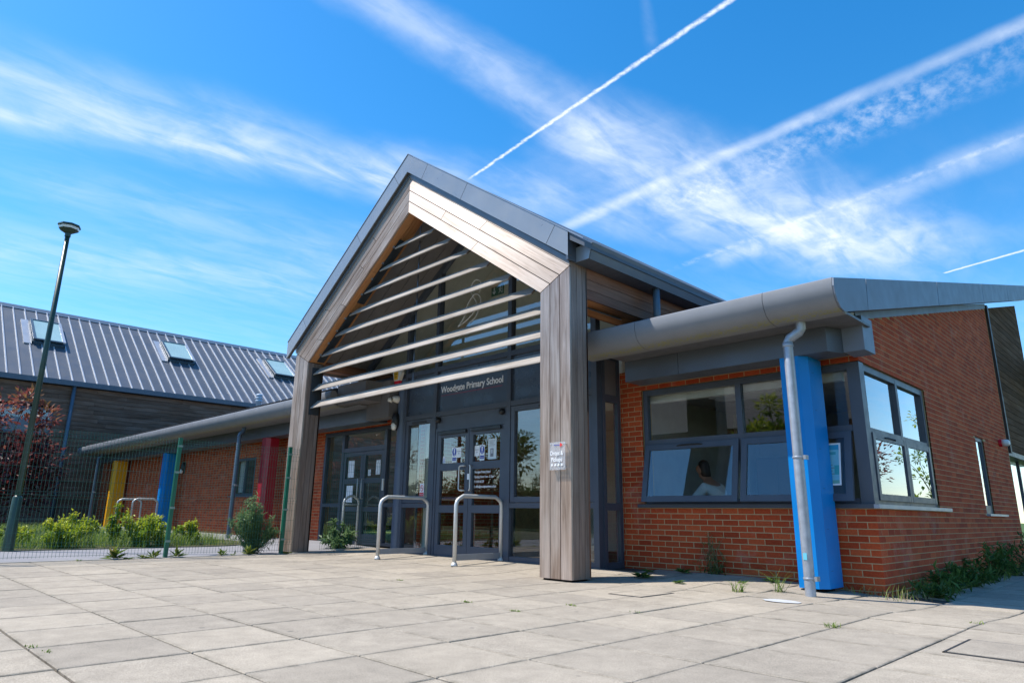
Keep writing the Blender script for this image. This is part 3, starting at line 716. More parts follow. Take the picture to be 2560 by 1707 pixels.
# ------------------------------------------------------------------ entrance porch
XC, HO, HI, ZO, ZI, AO, AI, YF, YB = -6.67, 3.81, 3.28, 4.04, 3.78, 6.72, 6.07, -1.97, -1.60
po = thing('entrance_porch', 'tall gabled timber porch with louvre slats and grey metal roof', 'porch', (XC, -1.0, 0))
TW = HO-HI
def zm(w): return ZO+(ZI-ZO)*w/TW          # mitre height at offset w from the outer edge
def za(w): return AO+(AI-AO)*w/TW          # apex height at offset w
g = .0065
for sgn in (1, -1):
    lab = 'right' if sgn > 0 else 'left'
    ps = MB().box(min(XC+sgn*(HO-.034), XC+sgn*(HI+.034)), max(XC+sgn*(HO-.034), XC+sgn*(HI+.034)), YF+.034, YB-.034, .0, ZI+.05).out('post', COREM, po)
    ps['label'] = 'weathered timber clad porch post on the '+lab
    ws_ = [0, .177, .353, TW]
    for k in range(3):
        w0, w1 = ws_[k]+(g if k else 0), ws_[k+1]-(g if k < 2 else 0)
        xa, xb = XC+sgn*(HO-w0), XC+sgn*(HO-w1)
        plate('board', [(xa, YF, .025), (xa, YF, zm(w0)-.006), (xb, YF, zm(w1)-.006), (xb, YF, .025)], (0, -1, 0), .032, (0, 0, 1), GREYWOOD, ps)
    yd = [YF+.034, YF+.034+.115, YF+.034+.23, YB]
    for fx, nx, top, mt in ((XC+sgn*HO, sgn, ZO+.12, SHADEDWOOD), (XC+sgn*HI, -sgn, ZI-.01, SHADEDWOOD)):
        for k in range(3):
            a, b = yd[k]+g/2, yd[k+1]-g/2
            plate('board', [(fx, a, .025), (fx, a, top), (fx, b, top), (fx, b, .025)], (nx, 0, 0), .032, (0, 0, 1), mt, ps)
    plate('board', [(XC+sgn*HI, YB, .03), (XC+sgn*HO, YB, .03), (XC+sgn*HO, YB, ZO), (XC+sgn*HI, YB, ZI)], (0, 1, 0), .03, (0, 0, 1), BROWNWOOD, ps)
    # raking boards of the gable
    gb = MB().prism([(XC+sgn*(HO-.03), YF+.036, zm(.03)+.05), (XC, YF+.036, za(.03)), (XC, YF+.036, za(TW-.03)), (XC+sgn*(HI+.03), YF+.036, zm(TW-.03)+.05)], (0, YB-YF-.07, 0)).out('gable_rake', COREM, po)
    cuts = ([.56, .30, .56] if sgn > 0 else [.30, .42, .62]); cuts2 = ([None, None, None] if sgn > 0 else [.72, None, .86])
    for k in range(3):
        w0, w1 = ws_[k]+(g if k else 0), ws_[k+1]-(g if k < 2 else 0)
        def P(w, t): return V((XC+sgn*(HO-w)*t, YF, za(w)+(zm(w)-za(w))*t))
        br = [0, cuts[k]]+([cuts2[k]] if cuts2[k] else [])+[1]
        for i in range(len(br)-1):
            t0, t1 = br[i]+(.0012 if i else .0006), br[i+1]-(.0012 if i < len(br)-2 else .0016)
            sk = .022
            a0, a1 = (t0, t1); b0 = t0-(sk if i else 0); b1 = t1-(sk if i < len(br)-2 else 0)
            plate('board', [P(w0, a0), P(w0, a1), P(w1, b1), P(w1, b0)], (0, -1, 0), .032, P(0, 1)-P(0, 0), GREYWOOD, gb)
    # reveal under the rake
    R0, R1 = V((XC, 0, AI)), V((XC+sgn*HI, 0, ZI)); dr = (R1-R0).normalized(); nr = V((-sgn*abs(dr.z), 0, -abs(dr.x)))
    yb_ = [YF+.036, YF+.20, YF+.36, YB+.02]
    for k in range(3):
        a, b = yb_[k]+g/2, yb_[k+1]-g/2
        if b-a < .015: continue
        L = (R1-R0).length; cc = [0, L*(.36 if k == 0 else .6), L]
        for i in range(2):
            p, q = R0+dr*(cc[i]+.003), R0+dr*(cc[i+1]-.003)
            plate('reveal_board', [(p.x, a, p.z), (q.x, a, q.z), (q.x, b, q.z), (p.x, b, p.z)], nr, .03, dr, WARMWOOD, gb)
    # lip strip between boards and fascia
    plate('drip_strip', [(XC, YF-.012, AO+.048), (XC+sgn*HO, YF-.012, ZO+.048), (XC+sgn*HO, YF-.012, ZO+.12), (XC, YF-.012, AO+.15)], (0, -1, 0), .02, dr, simple('drip_coat', (.15, .17, .20), .4, .2), po)
    plate('sliver_board', [(XC, YF, AO+.008), (XC+sgn*HO, YF, ZO+.008), (XC+sgn*HO, YF, ZO+.06), (XC, YF, AO+.06)], (0, -1, 0), .032, dr, GREYWOOD, po)
    # soffit panels behind
    for k in range(4):
        a, b = YB+.02+k*.27, YB+.02+(k+1)*.27-.012
        p, q = R0+V((0, 0, .06)), R1+V((sgn*.3, 0, .06-.209))
        plate('soffit_panel', [(p.x, a, p.z), (q.x, a, q.z), (q.x, b, q.z), (p.x, b, p.z)], nr, .02, dr, DARKPANEL, po)
    # fascia panels
    FT, FB, SL = 7.205, 6.85, .70
    dmax = 3.85 if sgn > 0 else 4.12
    jd = [0, .62, 1.72, 3.62, dmax] if sgn > 0 else [0, .42, 1.60, 3.52, dmax]
    for i in range(4):
        a, b = jd[i]+(.004 if i else 0), jd[i+1]-(.004 if i < 3 else 0)
        a2, b2 = (a-.17 if i else 0), (b-.17 if i < 3 else b)
        yy = YF-.075
        plate('fascia', [(XC+sgn*a, yy, FT-SL*a), (XC+sgn*b, yy, FT-SL*b), (XC+sgn*b2, yy, FB-SL*b2), (XC+sgn*a2, yy, FB-SL*a2)], (0, -1, 0), .02, (sgn, 0, -SL), FASCIA, po)
    # fascia underside return
    p, q = V((XC, 0, FB)), V((XC+sgn*dmax, 0, FB-SL*dmax))
    plate('fascia_return', [(p.x, YF-.054, p.z+.012), (q.x, YF-.054, q.z+.012), (q.x, YF-.0, q.z+.012), (p.x, YF-.0, p.z+.012)], nr, .012, dr, simple('return_coat', (.09, .09, .095), .5), po)
    # roof slope
    d1 = 4.12
    MB().prism([(XC, YF-.054, FT-.012), (XC+sgn*d1, YF-.054, FT-.012-SL*d1), (XC+sgn*d1, YF-.054, FT-.10-SL*d1), (XC, YF-.054, FT-.30)], (0, 11., 0)).out('roof_slope', ROOFM, po)
    MB().prism([(XC, YF-.085, FT+.016), (XC+sgn*d1, YF-.085, FT+.016-SL*d1), (XC+sgn*d1, YF-.085, FT+.003-SL*d1), (XC, YF-.085, FT+.003)], (0, .12, 0)).out('roof_edge_trim', FASCIA, po)
    # eaves gutter
    ex = XC+sgn*HO; o_ = sgn
    MB().prism([(ex+o_*.0, -1.86, 4.105), (ex+o_*.26, -1.86, 4.105), (ex+o_*.325, -1.86, 4.325), (ex+o_*.0, -1.86, 4.325)], (0, 9.5, 0)).out('box_gutter', simple('box_gutter_coat', (.085, .105, .135), .38, .1), po)
    MB().prism([(ex+o_*.012, -1.872, 4.107), (ex+o_*.252, -1.872, 4.107), (ex+o_*.315, -1.872, 4.32), (ex+o_*.012, -1.872, 4.32)], (0, .01, 0)).out('gutter_stop_end', FASCIA, po)
    if sgn > 0: box('fascia_side', ex+.0, ex+.04, YF-.07, -1.80, 4.11, 4.50, simple('side_coat', (.08, .10, .135), .38, .1), po)
    # side beam running back
    bz = [3.66, 3.80, 3.95, 4.10, 4.166]
    sb = MB().box(min(ex-o_*.03, ex-o_*.5), max(ex-o_*.03, ex-o_*.5), YB+.01, 4.0, 3.69, 4.16).out('side_beam', COREM, po)
    for k in range(4):
        for fx, nx in ((ex-o_*.002, o_), (ex-o_*.53, -o_)):
            plate('board', [(fx, YB+.004, bz[k]+g/2), (fx, 3.9, bz[k]+g/2), (fx, 3.9, bz[k+1]-g/2), (fx, YB+.004, bz[k+1]-g/2)], (nx, 0, 0), .03, (0, 1, 0), BROWNWOOD, sb)
    for k in range(3):
        a, b = ex-o_*(.034+.165*k), ex-o_*(.034+.165*(k+1)-.004)
        plate('board', [(a, YB+.004, 3.665), (b, YB+.004, 3.665), (b, 3.9, 3.665), (a, 3.9, 3.665)], (0, 0, -1), .028, (0, 1, 0), WARMWOOD, sb)
    # short pipe from porch gutter to wing roof
    if sgn > 0:
        MB().tube([(-2.67, -.18, 4.2), (-2.67, -.18, 3.3)], .055, 16).out('gutter_outlet', PIPEB, po, True)
# louvre slats -------------------------------------------------------------
lv = [2.85, 3.20, 3.545, 3.885, 4.225, 4.565, 4.91, 5.25, 5.575]
prof = []
ch, th, tl = .118, .013, math.radians(46)
for a, b in ((-ch, -th*.4), (-ch+.012, -th), (ch-.012, -th), (ch, -th*.4), (ch, th*.4), (ch-.012, th), (-ch+.012, th), (-ch, th*.4)):
    prof.append((a*math.cos(tl)-b*math.sin(tl), a*math.sin(tl)+b*math.cos(tl)))
for z in lv:
    zc = z+.062
    lim = min(HI-.02, (AI-zc-.03)/((AI-ZI)/HI)-.02)
    x0, x1 = XC-lim, XC+lim
    m = MB().prism([(x0, -1.755+p, zc+q) for p, q in prof], (x1-x0, 0, 0))
    m.out('louvre_slat', SLATWOOD, po, origin=V(((x0+x1)/2, -1.755, zc)), axes=(V((1, 0, 0)), V((0, math.cos(tl), math.sin(tl))), V((0, -math.sin(tl), math.cos(tl)))))
rod = MB()
for i in range(9): rod.tube([(XC, -1.68, lv[i]+.10), (XC, -1.68, (lv[i+1] if i < 8 else 5.86)+.03)], .011, 6)
rod.out('tie_rod', simple('tie_steel', (.10, .12, .16), .35, .5), po)
BRKT = simple('louvre_bracket_coat', (.035, .042, .05), .4)
for sgn in (1, -1):
    box('louvre_bracket', XC+sgn*HI-.012, XC+sgn*HI+.0-.0035 if sgn > 0 else XC-HI+.016, -1.86, -1.64, 2.70, 3.68, BRKT, po) if sgn > 0 else box('louvre_bracket', XC-HI+.0035, XC-HI+.014, -1.86, -1.64, 2.70, 3.68, BRKT, po)
    for a, b in ((3.80, 4.62), (4.78, 5.72)):
        def rx(z): return XC+sgn*((AI-z)/((AI-ZI)/HI)-.03)
        plate('louvre_bracket', [(rx(a), -1.80, a), (rx(b), -1.80, b), (rx(b), -1.64, b), (rx(a), -1.64, a)], nr if False else V((-sgn*.573, 0, -.82)), .01, (sgn, 0, -.7), BRKT, po)
        m = MB()
        for q in range(4):
            z = a+(b-a)*(q+.5)/4; m.box(rx(z)-.02, rx(z)+.02, -1.86+.03, -1.83+.03, z, z+.05)
        m.out('bracket_cleats', simple('cleat', (.4, .42, .45), .4, .5), po)
# ------------------------------------------------------------------ glazed entrance screen
es = thing('glazed_entrance', 'dark grey framed glazed entrance screen with double doors under the porch', 'entrance', (XC, -.5, .03))
F = Face((0, -.5, 0), (1, 0, 0), (0, -1, 0)); ZB = .03
def zs(x): return AI+.03-.698*abs(x-XC)
ml = [(-8.46, -8.38), (-7.505, -7.415), (-5.485, -5.395), (-3.64, -3.54)]
for a, b in ml:
    m = MB(); t0, t1 = zs(a), zs(b)
    q = [F.p(a, ZB, -.05), F.p(b, ZB, -.05), F.p(b, ZB, .06), F.p(a, ZB, .06), F.p(a, t0, -.05), F.p(b, t1, -.05), F.p(b, t1, .06), F.p(a, t0, .06)]
    q = [q[i] for i in (3, 2, 1, 0, 7, 6, 5, 4)]
    m.hexa(q).out('mullion', FRAME, es)
bays = [(-8.38, -7.505), (-7.415, -5.485), (-5.395, -3.64)]
for i, (a, b) in enumerate(bays):
    F.box('transom', a, b, 2.565, 2.655, -.045, .055, FRAME, es); F.box('transom', a, b, 3.445, 3.535, -.045, .055, FRAME, es)
    F.box('spandrel', a, b, 2.655, 3.445, -.03, .012, SPANDREL, es)
    x0, x1 = a, b
    tp = [(x, zs(x)) for x in ((a, XC, b) if a < XC < b else (a, b))]
    plate('gable_pane', [(a, -.5, 3.535)]+[(x, -.5, z) for x, z in tp]+[(b, -.5, 3.535)], (0, -1, 0), .012, (1, 0, 0), GLASSD, es)
a, b = -9.9, -8.46
plate('gable_pane', [(a, -.5, 3.535), (a, -.5, zs(a)), (b, -.5, zs(b)), (b, -.5, 3.535)], (0, -1, 0), .012, (1, 0, 0), GLASSD, es)
F.box('transom', a, b, 3.445, 3.535, -.045, .055, FRAME, es); F.box('infill_panel', a, b, 2.66, 3.445, -.05, .0, DARKPANEL, es)
for sgn in (1, -1):
    for (x0, x1) in (((0, 3.3),)):
        pass
    plate('raking_rail', [(XC, -.57, AI+.05), (XC+sgn*3.3, -.57, AI+.05-.698*3.3), (XC+sgn*3.3, -.57, AI-.09-.698*3.3), (XC, -.57, AI-.09)], (0, -1, 0), .09, (sgn, 0, -.7), FRAME, es)
for (a, b), nm in ((bays[0], 'l'), (bays[2], 'r')):
    F.box('transom', a, b, .885, .965, -.045, .055, FRAME, es); F.box('bottom_rail', a, b, ZB, .13, -.045, .05, FRAME, es)
    F.box('pane', a, b, .13, .885, -.006, .006, GLASSD, es)
    s_ = F.ring('vent_sash', a+.01, b-.01, .975, 2.555, .085, -.02, .05, FRAME, es); F.box('pane', a+.09, b-.09, 1.06, 2.47, -.006, .008, GLASSD, s_)
    c = (a+b)/2; F.box('trickle_vent', c-.22, c+.22, 2.485, 2.52, .0505, .066, BLACK, s_)
# doors
F.ring('door_frame', -7.41, -5.49, ZB, 2.33, .055, -.05, .05, FRAME, es, wb=.012); F.box('header_panel', -7.41, -5.49, 2.332, 2.563, -.04, .03, FRAME, es)
for x0, x1, hx, sg in ((-7.35, -6.455, -6.53, 1), (-6.445, -5.55, -6.37, -1)):
    d = F.ring('door_leaf', x0, x1, .05, 2.27, .10, -.02, .04, FRAME, es, wb=.19, wt=.12)
    F.box('mid_rail', x0+.1, x1-.1, 1.545, 1.675, -.02, .0385, FRAME, d); F.box('mid_rail', x0+.1, x1-.1, .80, .93, -.02, .0385, FRAME, d)
    for za_, zb_ in ((.24, .80), (.93, 1.545), (1.675, 2.15)): F.box('pane', x0+.1, x1-.1, za_, zb_, -.004, .006, GLASSD, d)
    ho = hx-sg*(.11 if sg > 0 else .03)
    hh = MB().tube([F.p(hx, 1.61, .04), F.p(hx, 1.61, .085), F.p(hx+(ho-hx)*.3, 1.61, .10), F.p(hx+(ho-hx)*.8, 1.605, .10), F.p(ho, 1.58, .10), F.p(ho, 1.21, .10), F.p(hx+(ho-hx)*.8, 1.185, .10), F.p(hx+(ho-hx)*.3, 1.18, .10), F.p(hx, 1.18, .085), F.p(hx, 1.18, .04)], .013, 10).out('pull_handle', STEEL, d, True)
    m = MB(); F.add(m, x0+.08, x1-.06, 2.205, 2.262, .041, .085); m.out('door_closer', BLACK, d)
F.box('lock_plate', -6.475, -6.425, 1.37, 1.47, .0405, .046, WHITE, es)
for x in (-7.34, -5.60): MB().lathe([(.05, 0), (.058, .03), (.04, .075), (.015, .09)], F.p(x, 2.50, .03), 12, (0, -1, -.35)).out('door_sensor', BLACK, es, True)
# right return of the lobby
FS = Face((-3.54, 0, 0), (0, 1, 0), (1, 0, 0))
FS.ring('return_frame', -.45, -.005, ZB, 3.2, .07, -.06, .02, FRAME, es, wb=.1); FS.box('transom', -.38, -.075, .86, .965, -.05, .018, FRAME, es); FS.box('transom', -.38, -.075, 2.47, 2.58, -.05, .018, FRAME, es)
FS.box('pane', -.38, -.075, .13, .86, -.02, -.008, GLASSD, es); FS.box('pane', -.38, -.075, .965, 2.47, -.02, -.008, GLASSD, es); FS.box('dark_infill', -.38, -.075, 2.58, 3.13, -.03, .0, DARKPANEL, es)
MB().lathe([(.115, 0), (.115, 3.44)], (-8.60, -.47, ZB-.02), 28).out('round_column', simple('column_coat', (.085, .11, .16), .38), es, True).data.set_sharp_from_angle(angle=.6)
# name sign lettering ---------------------------------------------------------
def text(name, body, loc, size, face_n, right, mat, parent=None, sx=1., align='LEFT', ext=.002, bold=0.):
    cu = bpy.data.curves.new(name, 'FONT'); cu.body = body; cu.size = size; cu.align_x = align; cu.extrude = ext; cu.offset = bold; cu.resolution_u = 3
    ob = bpy.data.objects.new(name, cu); me = bpy.data.meshes.new_from_object(ob); bpy.data.objects.remove(ob); bpy.data.curves.remove(cu)
    me.name = name; me.materials.clear(); me.materials.append(mat)
    X = V(right).normalized(); Z = V(face_n).normalized(); Y = Z.cross(X); L = V(loc)
    M = Matrix(((X.x*sx, Y.x, Z.x, L.x), (X.y*sx, Y.y, Z.y, L.y), (X.z*sx, Y.z, Z.z, L.z), (0, 0, 0, 1)))
    for v in me.vertices: v.co = M.to_3x3() @ v.co
    me.update()
    return inst(name, me, Matrix.Translation(L), parent)
NF, RX = (0, -1, 0), (1, 0, 0)
sg = thing('name_sign', 'white raised lettering naming the school, underlined in red above the doors', 'sign', (-6.5, -.515, 2.99))
text('lettering', 'Woodgate Primary School', (-7.335, -.518, 3.015), .172, NF, RX, WHITE, sg, sx=.928, bold=.003)
plate('underline', [(-7.335, -.5135, 2.955), (-5.65, -.5135, 2.955), (-5.65, -.5135, 2.965), (-7.335, -.5135, 2.965)], NF, .001, RX, simple('underline_red', (.30, .02, .06), .5), sg)
hs = thing('door_lettering', 'four lines of small white vinyl lettering on the right door leaf', 'lettering', (-6.0, -.51, 1.3))
for k, (s, w) in enumerate((('Woodgate Primary School', .64), ('Opening Hours: 9 am - 3.15pm', .66), ('P: 01444 461329', .62), ('E: office@woodgateprimary.school', .66))):
    text('lettering', s, (-6.325, -.5085, 1.475-k*.083), .06, NF, RX, WHITE, hs, sx=w, ext=.0005, bold=.0008)
def door_sign(x0, z0, order, label):
    t = thing('door_sticker', label, 'sign', (x0+.1, -.51, z0), 'blue and white stickers on the entrance doors'); y = -.5075
    bx_ = x0 if order == 0 else x0+.135
    plate('sticker', [(bx_, y, z0), (bx_+.125, y, z0), (bx_+.125, y, z0+.27), (bx_, y, z0+.27)], NF, .001, RX, WHITE, t)
    m = MB(); m.lathe([(.055, 0), (.055, .001)], (bx_+.0625, y-.0005, z0+.185), 28, (0, -1, 0))
    for v in m.v: v.z = z0+.185+(v.z-z0-.185)*1.35
    m.out('blue_disc', SIGNBLUE, t)
    plate('exclamation_stroke', [(bx_+.05, y-.002, z0+.16), (bx_+.075, y-.002, z0+.16), (bx_+.079, y-.002, z0+.245), (bx_+.046, y-.002, z0+.245)], NF, .0005, RX, WHITE, t)
    MB().lathe([(.012, 0), (.012, .0005)], (bx_+.0625, y-.0018, z0+.135), 14, (0, -1, 0)).out('exclamation_dot', WHITE, t)
    plate('blue_panel', [(bx_+.01, y-.001, z0+.03), (bx_+.115, y-.001, z0+.03), (bx_+.115, y-.001, z0+.085), (bx_+.01, y-.001, z0+.085)], NF, .0005, RX, SIGNBLUE, t)
    text('caption', 'Keep clear', (bx_+.0625, y-.002, z0+.047), .028, NF, RX, WHITE, t, sx=.78, align='CENTER', ext=.0003)
    ax = x0+.128 if order == 0 else x0
    plate('notice', [(ax, y, z0+.08), (ax+.125, y, z0+.08), (ax+.125, y, z0+.265), (ax, y, z0+.265)], NF, .001, RX, WHITE, t)
    for k, s in enumerate(('Automatic', 'door')): text('caption', s, (ax+.0625, y-.002, z0+.185-k*.04), .03, NF, RX, PRINT, t, sx=.78, align='CENTER', ext=.0003)
door_sign(-6.955, 1.69, 0, 'blue keep clear sticker with automatic door notice on left door leaf')
door_sign(-6.335, 1.69, 1, 'blue keep clear sticker with automatic door notice on right door leaf')
t = thing('door_notice', 'pale laminated notice with photo taped beside the right door sticker', 'notice', (-5.9, -.51, 1.70))
plate('sheet', [(-5.985, -.5075, 1.70), (-5.775, -.5075, 1.70), (-5.775, -.5075, 2.05), (-5.985, -.5075, 2.05)], NF, .001, RX, PAPER, t)
plate('photo', [(-5.925, -.509, 1.745), (-5.845, -.509, 1.745), (-5.845, -.509, 1.885), (-5.925, -.509, 1.885)], NF, .0005, RX, PRINT, t)
plate('photo_highlight', [(-5.905, -.5098, 1.80), (-5.865, -.5098, 1.80), (-5.865, -.5098, 1.87), (-5.905, -.5098, 1.87)], NF, .0003, RX, simple('hl', (.5, .55, .6), .5), t)
m = MB()
for k in range(5): m.box(-5.955+.012*(k % 2), -5.805-.02*(k % 3), -.509, -.5078, 2.015-k*.022, 2.021-k*.022)
m.out('text_lines', PRINT, t)
t = thing('small_label', 'small white label low in the left door pane', 'notice', (-7.18, -.51, 1.68))
plate('sheet', [(-7.22, -.5075, 1.685), (-7.145, -.5075, 1.685), (-7.145, -.5075, 1.80), (-7.22, -.5075, 1.80)], NF, .001, RX, WHITE, t)
m = MB()
for k in range(4): m.box(-7.21, -7.16, -.509, -.5078, 1.70+k*.022, 1.708+k*.022)
m.out('text_lines', SIGNBLUE, t)
t = thing('no_smoking_sign', 'red and white no smoking sticker in the left sidelight', 'sign', (-7.82, -.51, 1.05))
plate('sticker', [(-7.88, -.509, 1.07), (-7.755, -.509, 1.07), (-7.755, -.509, 1.33), (-7.88, -.509, 1.33)], NF, .001, RX, WHITE, t)
m = MB(); n = 24
m.add([(-7.8175+.048*math.cos(2*math.pi*k/n)*rr, -.5105, 1.245+.06*math.sin(2*math.pi*k/n)*rr) for rr in (1, .78) for k in range(n)], [(k, (k+1) % n, n+(k+1) % n, n+k) for k in range(n)])
m.add([(-7.85, -.5106, 1.282), (-7.842, -.5106, 1.29), (-7.785, -.5106, 1.21), (-7.793, -.5106, 1.202)], [(0, 1, 2, 3)]); m.out('prohibition_ring', SIGNRED, t)
plate('cigarette', [(-7.845, -.5102, 1.24), (-7.79, -.5102, 1.24), (-7.79, -.5102, 1.25), (-7.845, -.5102, 1.25)], NF, .0003, RX, BLACK, t)
plate('red_panel', [(-7.872, -.510, 1.08), (-7.763, -.510, 1.08), (-7.763, -.510, 1.165), (-7.872, -.510, 1.165)], NF, .0005, RX, SIGNRED, t)
for k, s in enumerate(('No smoking', 'or vaping')): text('caption', s, (-7.8175, -.511, 1.13-k*.03), .024, NF, RX, WHITE, t, sx=.75, align='CENTER', ext=.0003)
# etched swirl on the gable glass
t = thing('glass_emblem', 'thin white looping line emblem on the gable glass', 'emblem', (-6.6, -.51, 4.25))
def cr(pts, n=8):
    out = []; P_ = [V(p) for p in pts]; P_ = [P_[0]]+P_+[P_[-1]]
    for i in range(1, len(P_)-2):
        for k in range(n):
            u = k/n; a, b, c, d = P_[i-1], P_[i], P_[i+1], P_[i+2]
            out.append(.5*((2*b)+(-a+c)*u+(2*a-5*b+4*c-d)*u*u+(-a+3*b-3*c+d)*u**3))
    out.append(P_[-2]); return out
def emb(pts): return cr([(x, -.512, z) for x, z in pts])
m = MB(); m.tube(emb([(-6.905, 4.255), (-6.72, 4.43), (-6.66, 4.62), (-6.48, 4.795), (-6.34, 4.775), (-6.275, 4.65), (-6.31, 4.5), (-6.41, 4.36), (-6.57, 4.27)]), .0075, 5)
m.tube(emb([(-6.905, 4.255), (-6.66, 4.34), (-6.44, 4.47), (-6.395, 4.62), (-6.49, 4.77), (-6.57, 4.90), (-6.53, 5.03), (-6.42, 5.09), (-6.30, 5.03), (-6.26, 4.92), (-6.33, 4.81)]), .0075, 5)
m.out('etched_line', WHITE, t)
# exit sign inside the lobby
t = thing('exit_sign', 'green emergency exit sign with arrow and running figure behind the gable glass', 'sign', (-6.2, -.2, 4.8))
ex0, ex1, ez0, ez1, ey = -6.32, -5.985, 4.80, 4.985, -.2
plate('sign_board', [(ex0, ey, ez0), (ex1, ey, ez0), (ex1, ey, ez1), (ex0, ey, ez1)], NF, .012, RX, SIGNGREEN, t)
m = MB(); c = ex0+.08
m.add([(c-.012, ey-.002, 4.965), (c+.012, ey-.002, 4.965), (c+.012, ey-.002, 4.875), (c+.04, ey-.002, 4.90), (c+.04, ey-.002, 4.87), (c, ey-.002, 4.825), (c-.04, ey-.002, 4.87), (c-.04, ey-.002, 4.90), (c-.012, ey-.002, 4.875)], [tuple(range(9))]); m.out('arrow', WHITE, t)
m = MB(); c = ex0+.245
m.lathe([(.013, 0), (.013, .001)], (c-.005, ey-.002, 4.952), 10, (0, -1, 0))
for pa in ([(c-.01, 4.935), (c+.01, 4.935), (c, 4.88), (c-.02, 4.88)], [(c-.02, 4.885), (c, 4.885), (c-.03, 4.825), (c-.045, 4.825)], [(c-.01, 4.885), (c+.005, 4.89), (c+.03, 4.86), (c+.02, 4.85)], [(c+.02, 4.86), (c+.035, 4.86), (c+.03, 4.825), (c+.018, 4.825)], [(c-.01, 4.93), (c+.008, 4.93), (c+.04, 4.905), (c+.03, 4.895)], [(c-.012, 4.925), (c-.006, 4.91), (c-.045, 4.905), (c-.045, 4.918)]): m.add([(x, ey-.002, z) for x, z in pa], [(0, 1, 2, 3)])
m.box(c+.05, c+.06, ey-.003, ey-.001, 4.82, 4.97); m.out('running_figure', WHITE, t)
for x in (ex0+.03, ex1-.03): MB().tube([(x, ey+.005, ez1), (x, ey+.005, 5.15)], .003, 5).out('hanger', STEEL, t)
# lobby interior
lb = thing('lobby_room', 'cream painted lobby seen through the entrance glass', 'room', (XC, 2, 0))
box('floor', -8.4, -3.66, -.44, 3.6, -.02, ZB+.01, DARKFLOOR, lb)
MB().prism([(-9.9, 3.6, 0), (-9.9, 3.6, 3.0), (-3.45, 3.6, 3.0), (-3.45, 3.6, 0)], (0, .1, 0)).out('back_wall', CREAM, lb)
MB().prism([(-9.9, 1.0, 2.605), (-9.9, 1.0, 3.8), (XC, 1.0, 6.05), (-3.45, 1.0, 3.8), (-3.45, 1.0, 2.605)], (0, .1, 0)).out('upper_wall', CREAM, lb)
box('side_wall', -8.55, -8.45, .0, 3.6, 0, 2.6, MORTAR, lb); box('side_wall', -8.55, -8.45, .0, 3.6, 2.61, 3.44, CREAM, lb); box('side_wall', -3.66, -3.605, .27, 3.6, 0, 3.9, CREAM, lb)
for sgn in (1, -1):
    nr2 = V((-sgn*.573, 0, -.82))
    plate('sloped_ceiling', [(XC, -.44, AI+.03), (XC+sgn*3.25, -.44, AI+.03-.698*3.25), (XC+sgn*3.25, 3.6, AI+.03-.698*3.25), (XC, 3.6, AI+.03)], nr2, .03, (0, 1, 0), CREAM, lb)
FB_ = Face((-8.45, 0, 0), (0, 1, 0), (1, 0, 0)); rest = [[], [], 0, []]; lay(FB_, courses(.35, 2.2, .05, 2.6, []), lb, None, rest); brick_run(rest, lb); box('white_pier', -8.44, -8.32, .02, .33, .05, 2.6, CREAM, lb); box('inner_frame', -7.2, -7.1, 1.2, 1.3, .05, 2.5, FRAME, lb); box('inner_frame', -6.1, -6.0, 1.2, 1.3, .05, 2.5, FRAME, lb); box('inner_beam', -8.4, -3.7, 1.11, 1.2, 2.6, 3.0, CREAM, lb); box('lobby_ceiling', -8.4, -3.7, 1.21, 3.59, 2.62, 2.66, CREAM, lb)
# ------------------------------------------------------------------ wall-mounted things on the round column
t = thing('security_camera', 'cream dome security camera on the round column', 'camera', (-8.66, -.6, 3.0))
MB().lathe([(.075, 0), (.08, .03), (.075, .07), (.06, .12), (.045, .15)], (-8.655, -.545, 3.03), 18, (-.35, -.85, .05)).out('housing', CAMW, t, True)
MB().lathe([(.055, 0), (.062, .02), (.05, .06), (.02, .085)], (-8.72, -.69, 3.02), 16, (-.6, -.6, -.3)).out('eyeball', CAMW, t, True); MB().lathe([(.018, 0), (.016, .02)], (-8.765, -.735, 3.0), 10, (-.6, -.6, -.3)).out('lens', BLACK, t)
t = thing('bulkhead_light', 'oval black wall light with white lens on the round column', 'light', (-8.62, -.6, 2.5))
def bulk(t, c, s=1.):
    c = V(c); m = MB(); m.lathe([(.10*s, -.03), (.10*s, .02), (.085*s, .06*s), (.04*s, .08*s)], (0, 0, 0), 20, (0, -1, 0))
    for v in m.v: v.z *= 1.75; v.x *= .85; v += c
    m.out('hood', BLACK, t, True)
    m = MB(); m.lathe([(.08*s, 0), (.07*s, .04*s), (.03*s, .055*s)], (0, 0, 0), 16, (0, -1, -.1))
    for v in m.v: v.x *= .85; v += c+V((0, -.035*s, -.10*s))
    m.out('lens', LENS, t, True)
bulk(t, (-8.655, -.60, 2.58), 1.05)
t = thing('alarm_box', 'white pentagonal alarm box with yellow label and red base', 'alarm', (-8.7, -.62, 3.3))
pl = [(-.12, .17), (.13, .17), (.16, .06), (.09, -.10), (-.09, -.10), (-.14, .06)]
ac = V((-8.62, -.60, 3.50))
MB().prism([ac+V((x, 0, z)) for x, z in pl], (0, -.07, 0)).out('cover', CAMW, t)
MB().prism([ac+V((x, -.002, z)) for x, z in [(-.09, -.10), (.09, -.10), (.075, -.16), (-.07, -.16)]], (0, -.06, 0)).out('red_base', SIGNRED, t)
MB().prism([ac+V((x, -.0705, z)) for x, z in [(-.11, .14), (.05, .14), (.04, -.075), (-.085, -.075)]], (0, -.002, 0)).out('yellow_label', ALARMY, t)
for k, s in enumerate(('Intruder', 'Alarm')): text('label_text', s, ac+V((-.03, -.0735, .03-k*.06)), .045, NF, RX, BLACK, t, sx=.8, align='CENTER', ext=.0003)
t = thing('alarm_sounder', 'red sounder with clear strobe lens high on the brick side wall', 'alarm', (0.02, 7.5, 2.2))
